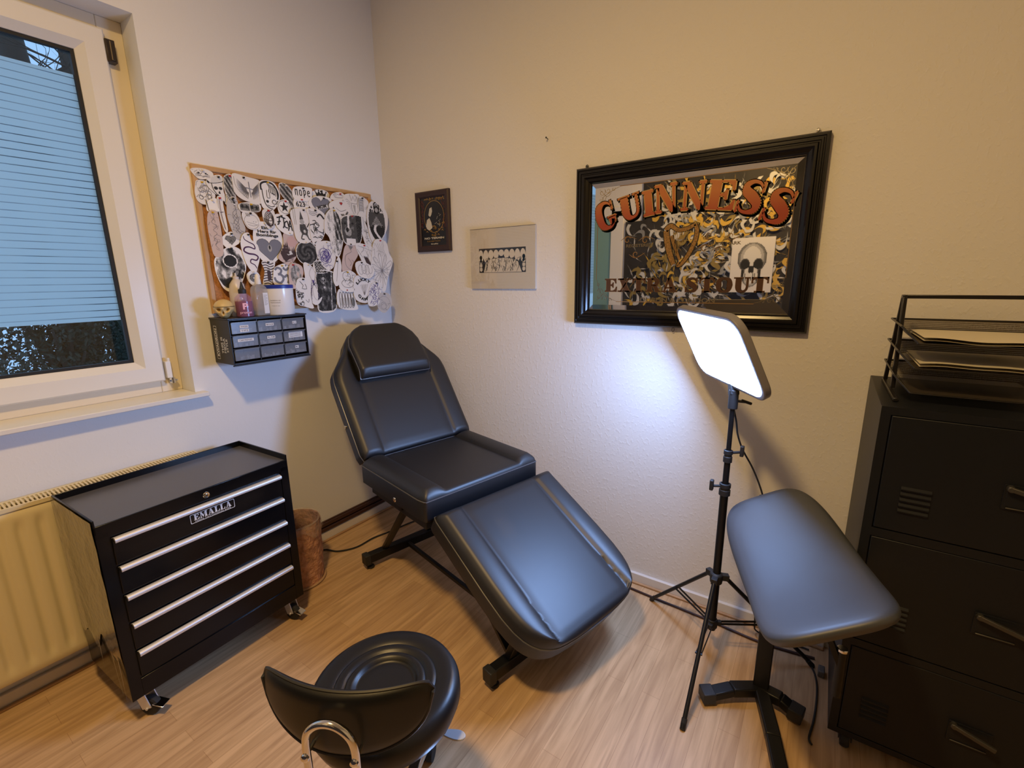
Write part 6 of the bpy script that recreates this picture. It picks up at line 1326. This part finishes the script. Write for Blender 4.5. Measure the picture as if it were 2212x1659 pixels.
        tone(dg, jit=.1)
    elif M_ == 'swirl_head': tone(lambda u, v: .22+.16*math.sin(14*math.hypot(u, v)+3*math.atan2(v, u))+.12*N_(u, v, 5), jit=.05)
    elif M_ == 'purple_clock': [st(circ(.48+.1*math.cos(k*1.3), .48+.12*math.sin(k*2.1), .1+.04*(k % 4), n=14), .0024, 2) for k in range(11)]; scrib(26, .002, 2, .22, 1.6, (.15, .85), (.12, .9)); scrib(10, .0012, 1, .3)
    elif M_ == 'figure': st([(.7, .95), (.5, .85), (.62, .72), (.3, .6), (.22, .4), (.3, .2), (.6, .1), (.75, .3), (.6, .45)], .0022, 1); st([(.4, .5), (.55, .35), (.45, .25)], .002, 1); fill([(.45, .92), (.72, .88), (.6, .78)], TONE0+2)
    elif M_ == 'razorhand': fill([(.32, .55), (.5, .52), (.75, .08), (.55, .03)], 3); st([(.32, .57), (.5, .54), (.77, .08), (.55, .02), (.32, .57)], .0014, 0, 1); st([(.08, .92), (.4, .85), (.85, .72)], .0016, 1); st([(.05, .8), (.2, .6), (.3, .5)], .0016, 1); scrib(8, .0013, 1, .25, 1, (.2, .9), (.6, .9))
    elif M_ == 'flower': [st([(.52, .42), (.52+.42*math.cos(a+.12), .42+.28*math.sin(a+.12)), (.52+.5*math.cos(a), .42+.34*math.sin(a)), (.52+.38*math.cos(a-.2), .42+.26*math.sin(a-.2)), (.52, .42)], .0015, 1, 4) for a in [2*PI*k/11 for k in range(11)]]; scrib(18, .0014, 1, .3); [st([(.3+.1*k, .95), (.45+.05*k, .8), (.4+.1*k, .7)], .002, TONE0+3) for k in range(4)]
    elif M_ == 'stripes':
        for k in range(9): st([(.12, .92-.1*k), (.4, .95-.1*k), (.65, .88-.1*k), (.9, .93-.1*k)], .0042, 3, 4)
        fill([(.4, .25), (.42, .6), (.55, .68), (.66, .58), (.64, .25)], 3); fill(circ(.54, .7, .09), TONE0+3)
    elif M_ == 'om': [st(p, .0105, 4, 6) for p in ([(.12, .74), (.3, .84), (.5, .74), (.42, .58), (.28, .54)], [(.28, .54), (.5, .5), (.56, .3), (.36, .14), (.12, .24), (.06, .4)], [(.46, .5), (.66, .42), (.82, .5), (.9, .3), (.8, .12)], [(.62, .84), (.78, .74), (.96, .86)])]; fill(circ(.8, .95, .045), 4)
    elif M_ == 'figure2': tone(lambda u, v: None if ell(u, v, .05, .05, .7, .9) > 1 else .55+.5*N_(u, v, 3)+.15*abs(u)); scrib(8, .0014, 1, .3)
    elif M_ == 'lace': tone(lambda u, v: .25 if abs(u) < .9 and (math.sin(u*16)*math.sin(v*12)+.8*N_(u, v, 7)) > 0 else .6); [st([(.06, .9-.2*k), (.14, .9-.2*k)], .004, 0) for k in range(4)]
    elif M_ == 'spider':
        st([(.5, .9), (.3, .75), (.42, .6), (.5, .5), (.62, .62), (.7, .78), (.5, .9)], .0014, 1); st(circ(.6, .32, .2, .2), .0014, 1); fill(circ(.5, .56, .06, .035), 2); fill(circ(.54, .5, .045, .03), 0)
        for s in (-1, 1): [st([(.52, .53-.01*k), (.52+s*(.12+.05*k), .5+.1*(1-k)), (.52+s*(.2+.02*k), .3-.08*k)], .0016, 0 if k % 2 else 2) for k in range(4)]
    elif M_ == 'reaper':
        def rp(u, v):
            if ell(u, v, -.2, .55, .26, .18) < 1:
                s = skull_tone((u+.2)/.26, (v-.55)/.2); return .55 if s is None else s*.8
            if abs(u-.55-.15*v) < .03: return .8
            if ell(u, v, -.15, .2, .1, .06) < 1: return .8
            return .10+.5*max(0, N_(u, v, 3.2))+.25*max(0, N_(u, v, 9))
        tone(rp, jit=.12)
    elif M_ == 'branch': st([(.3, .95), (.5, .8), (.4, .7), (.7, .68), (.62, .85)], .0026, 0, 2); scrib(30, .0028, 0, .14, 1.5, (.08, .4), (.35, .65)); scrib(12, .0026, 0, .14, 1.5, (.08, .4), (.08, .28)); st([(.55, .3), (.7, .2), (.75, .32)], .002, 0)
    elif M_ == 'strip': st([(.7, .9), (.5, .5), (.3, .15)], .0012, 3)
    elif M_ == 'character': st(circ(.45, .72, .2), .0016, 0); st([(.3, .55), (.15, .4), (.3, .2), (.6, .18), (.8, .35), (.6, .55)], .0018, 0); scrib(22, .0014, 0, .18, 1.4, (.15, .85), (.15, .9))
    elif M_ == 'bubble':
        for k in range(5): x_ = .14+.16*k; st([(x_-.05, .15), (x_-.06, .7), (x_, .88), (x_+.07, .7), (x_+.05, .2), (x_, .12), (x_-.05, .15)], .0028, 3 if k % 2 else 0, 4); fill([(x_-.02, .25), (x_-.02, .6), (x_+.02, .6), (x_+.02, .25)], TONE0+3)
        fill(circ(.82, .38, .1, .22), TONE0+2)
    elif M_ == 'lucky':
        for k, c in enumerate('LUCKY'): a = 2.35-k*.36; txt(c, .52+.36*math.cos(a), .47+.34*math.sin(a), .016, .15, 0, .06, a-PI/2)
        for k, c in enumerate('GAME'): a = -2.45+k*.52; txt(c, .50+.36*math.cos(a), .46+.38*math.sin(a), .016, .16, 0, .06, a+PI/2)
        [st([(.5, .28), (.36+.09*k, .66), (.42+.1*k, .68), (.52, .28)], .0014, 1, 1) for k in range(4)]
    elif M_ == 'throwup': [st(circ(.25+.17*k, .5+.05*(k % 2), .12, .28), .0016, 1) for k in range(4)]; scrib(5, .0012, 1, .3)
    elif M_ == 'purple_scribble': scrib(46, .0026, 2, .2, 1.2, (.2, .8), (.12, .9))
    elif M_ == 'round_sketch': st(circ(.5, .5, .4), .0012, 1); st(circ(.45, .38, .2), .0018, 1); st([(.3, .4), (.5, .5), (.62, .36)], .0016, 1); scrib(6, .0014, 1, .2)
    elif M_ == 'rose': [st(circ(.5, .5, .1+.05*k, a1=5), .002, TONE0+(k % 3)) for k in range(5)]; scrib(8, .0022, TONE0+1, .2, 1, (.35, .65), (.35, .65))
    if g.v: g.build('ink_drawing', PM, P0, world=True, smooth=0, recalc=False)
    # pin
    top = max(PO, key=lambda p: p[1]+.3*(abs(p[0]-cyy) < w_*.2)*h_); py_, pz_ = top[0]*.8+cyy*.2, top[1]-.010
    pc_ = rr.choice(['black', 'black', 'red', 'yellow', 'clear']); col = {'black': (.01, .01, .01), 'red': (.45, .02, .03), 'yellow': (.65, .42, .03), 'clear': (.7, .68, .65)}[pc_]
    b = MB(); xq = sx_(py_, pz_); b.lathe([(0, 0), (.0042, 0), (.0044, .0012), (.0022, .0026), (.0022, .0062), (.0036, .0082), (.0034, .0092), (0, .0094)], (xq, py_, pz_), 12, frame3((0, 1, 0), (0, 0, 1), (1, 0, 0)))
    b.build('push_pin', mat('pin_'+pc_, col, .35), P0, world=True, smooth=40)
for i, (m_, l_, o_) in enumerate(PAPERS): paper(i, m_, l_, o_)
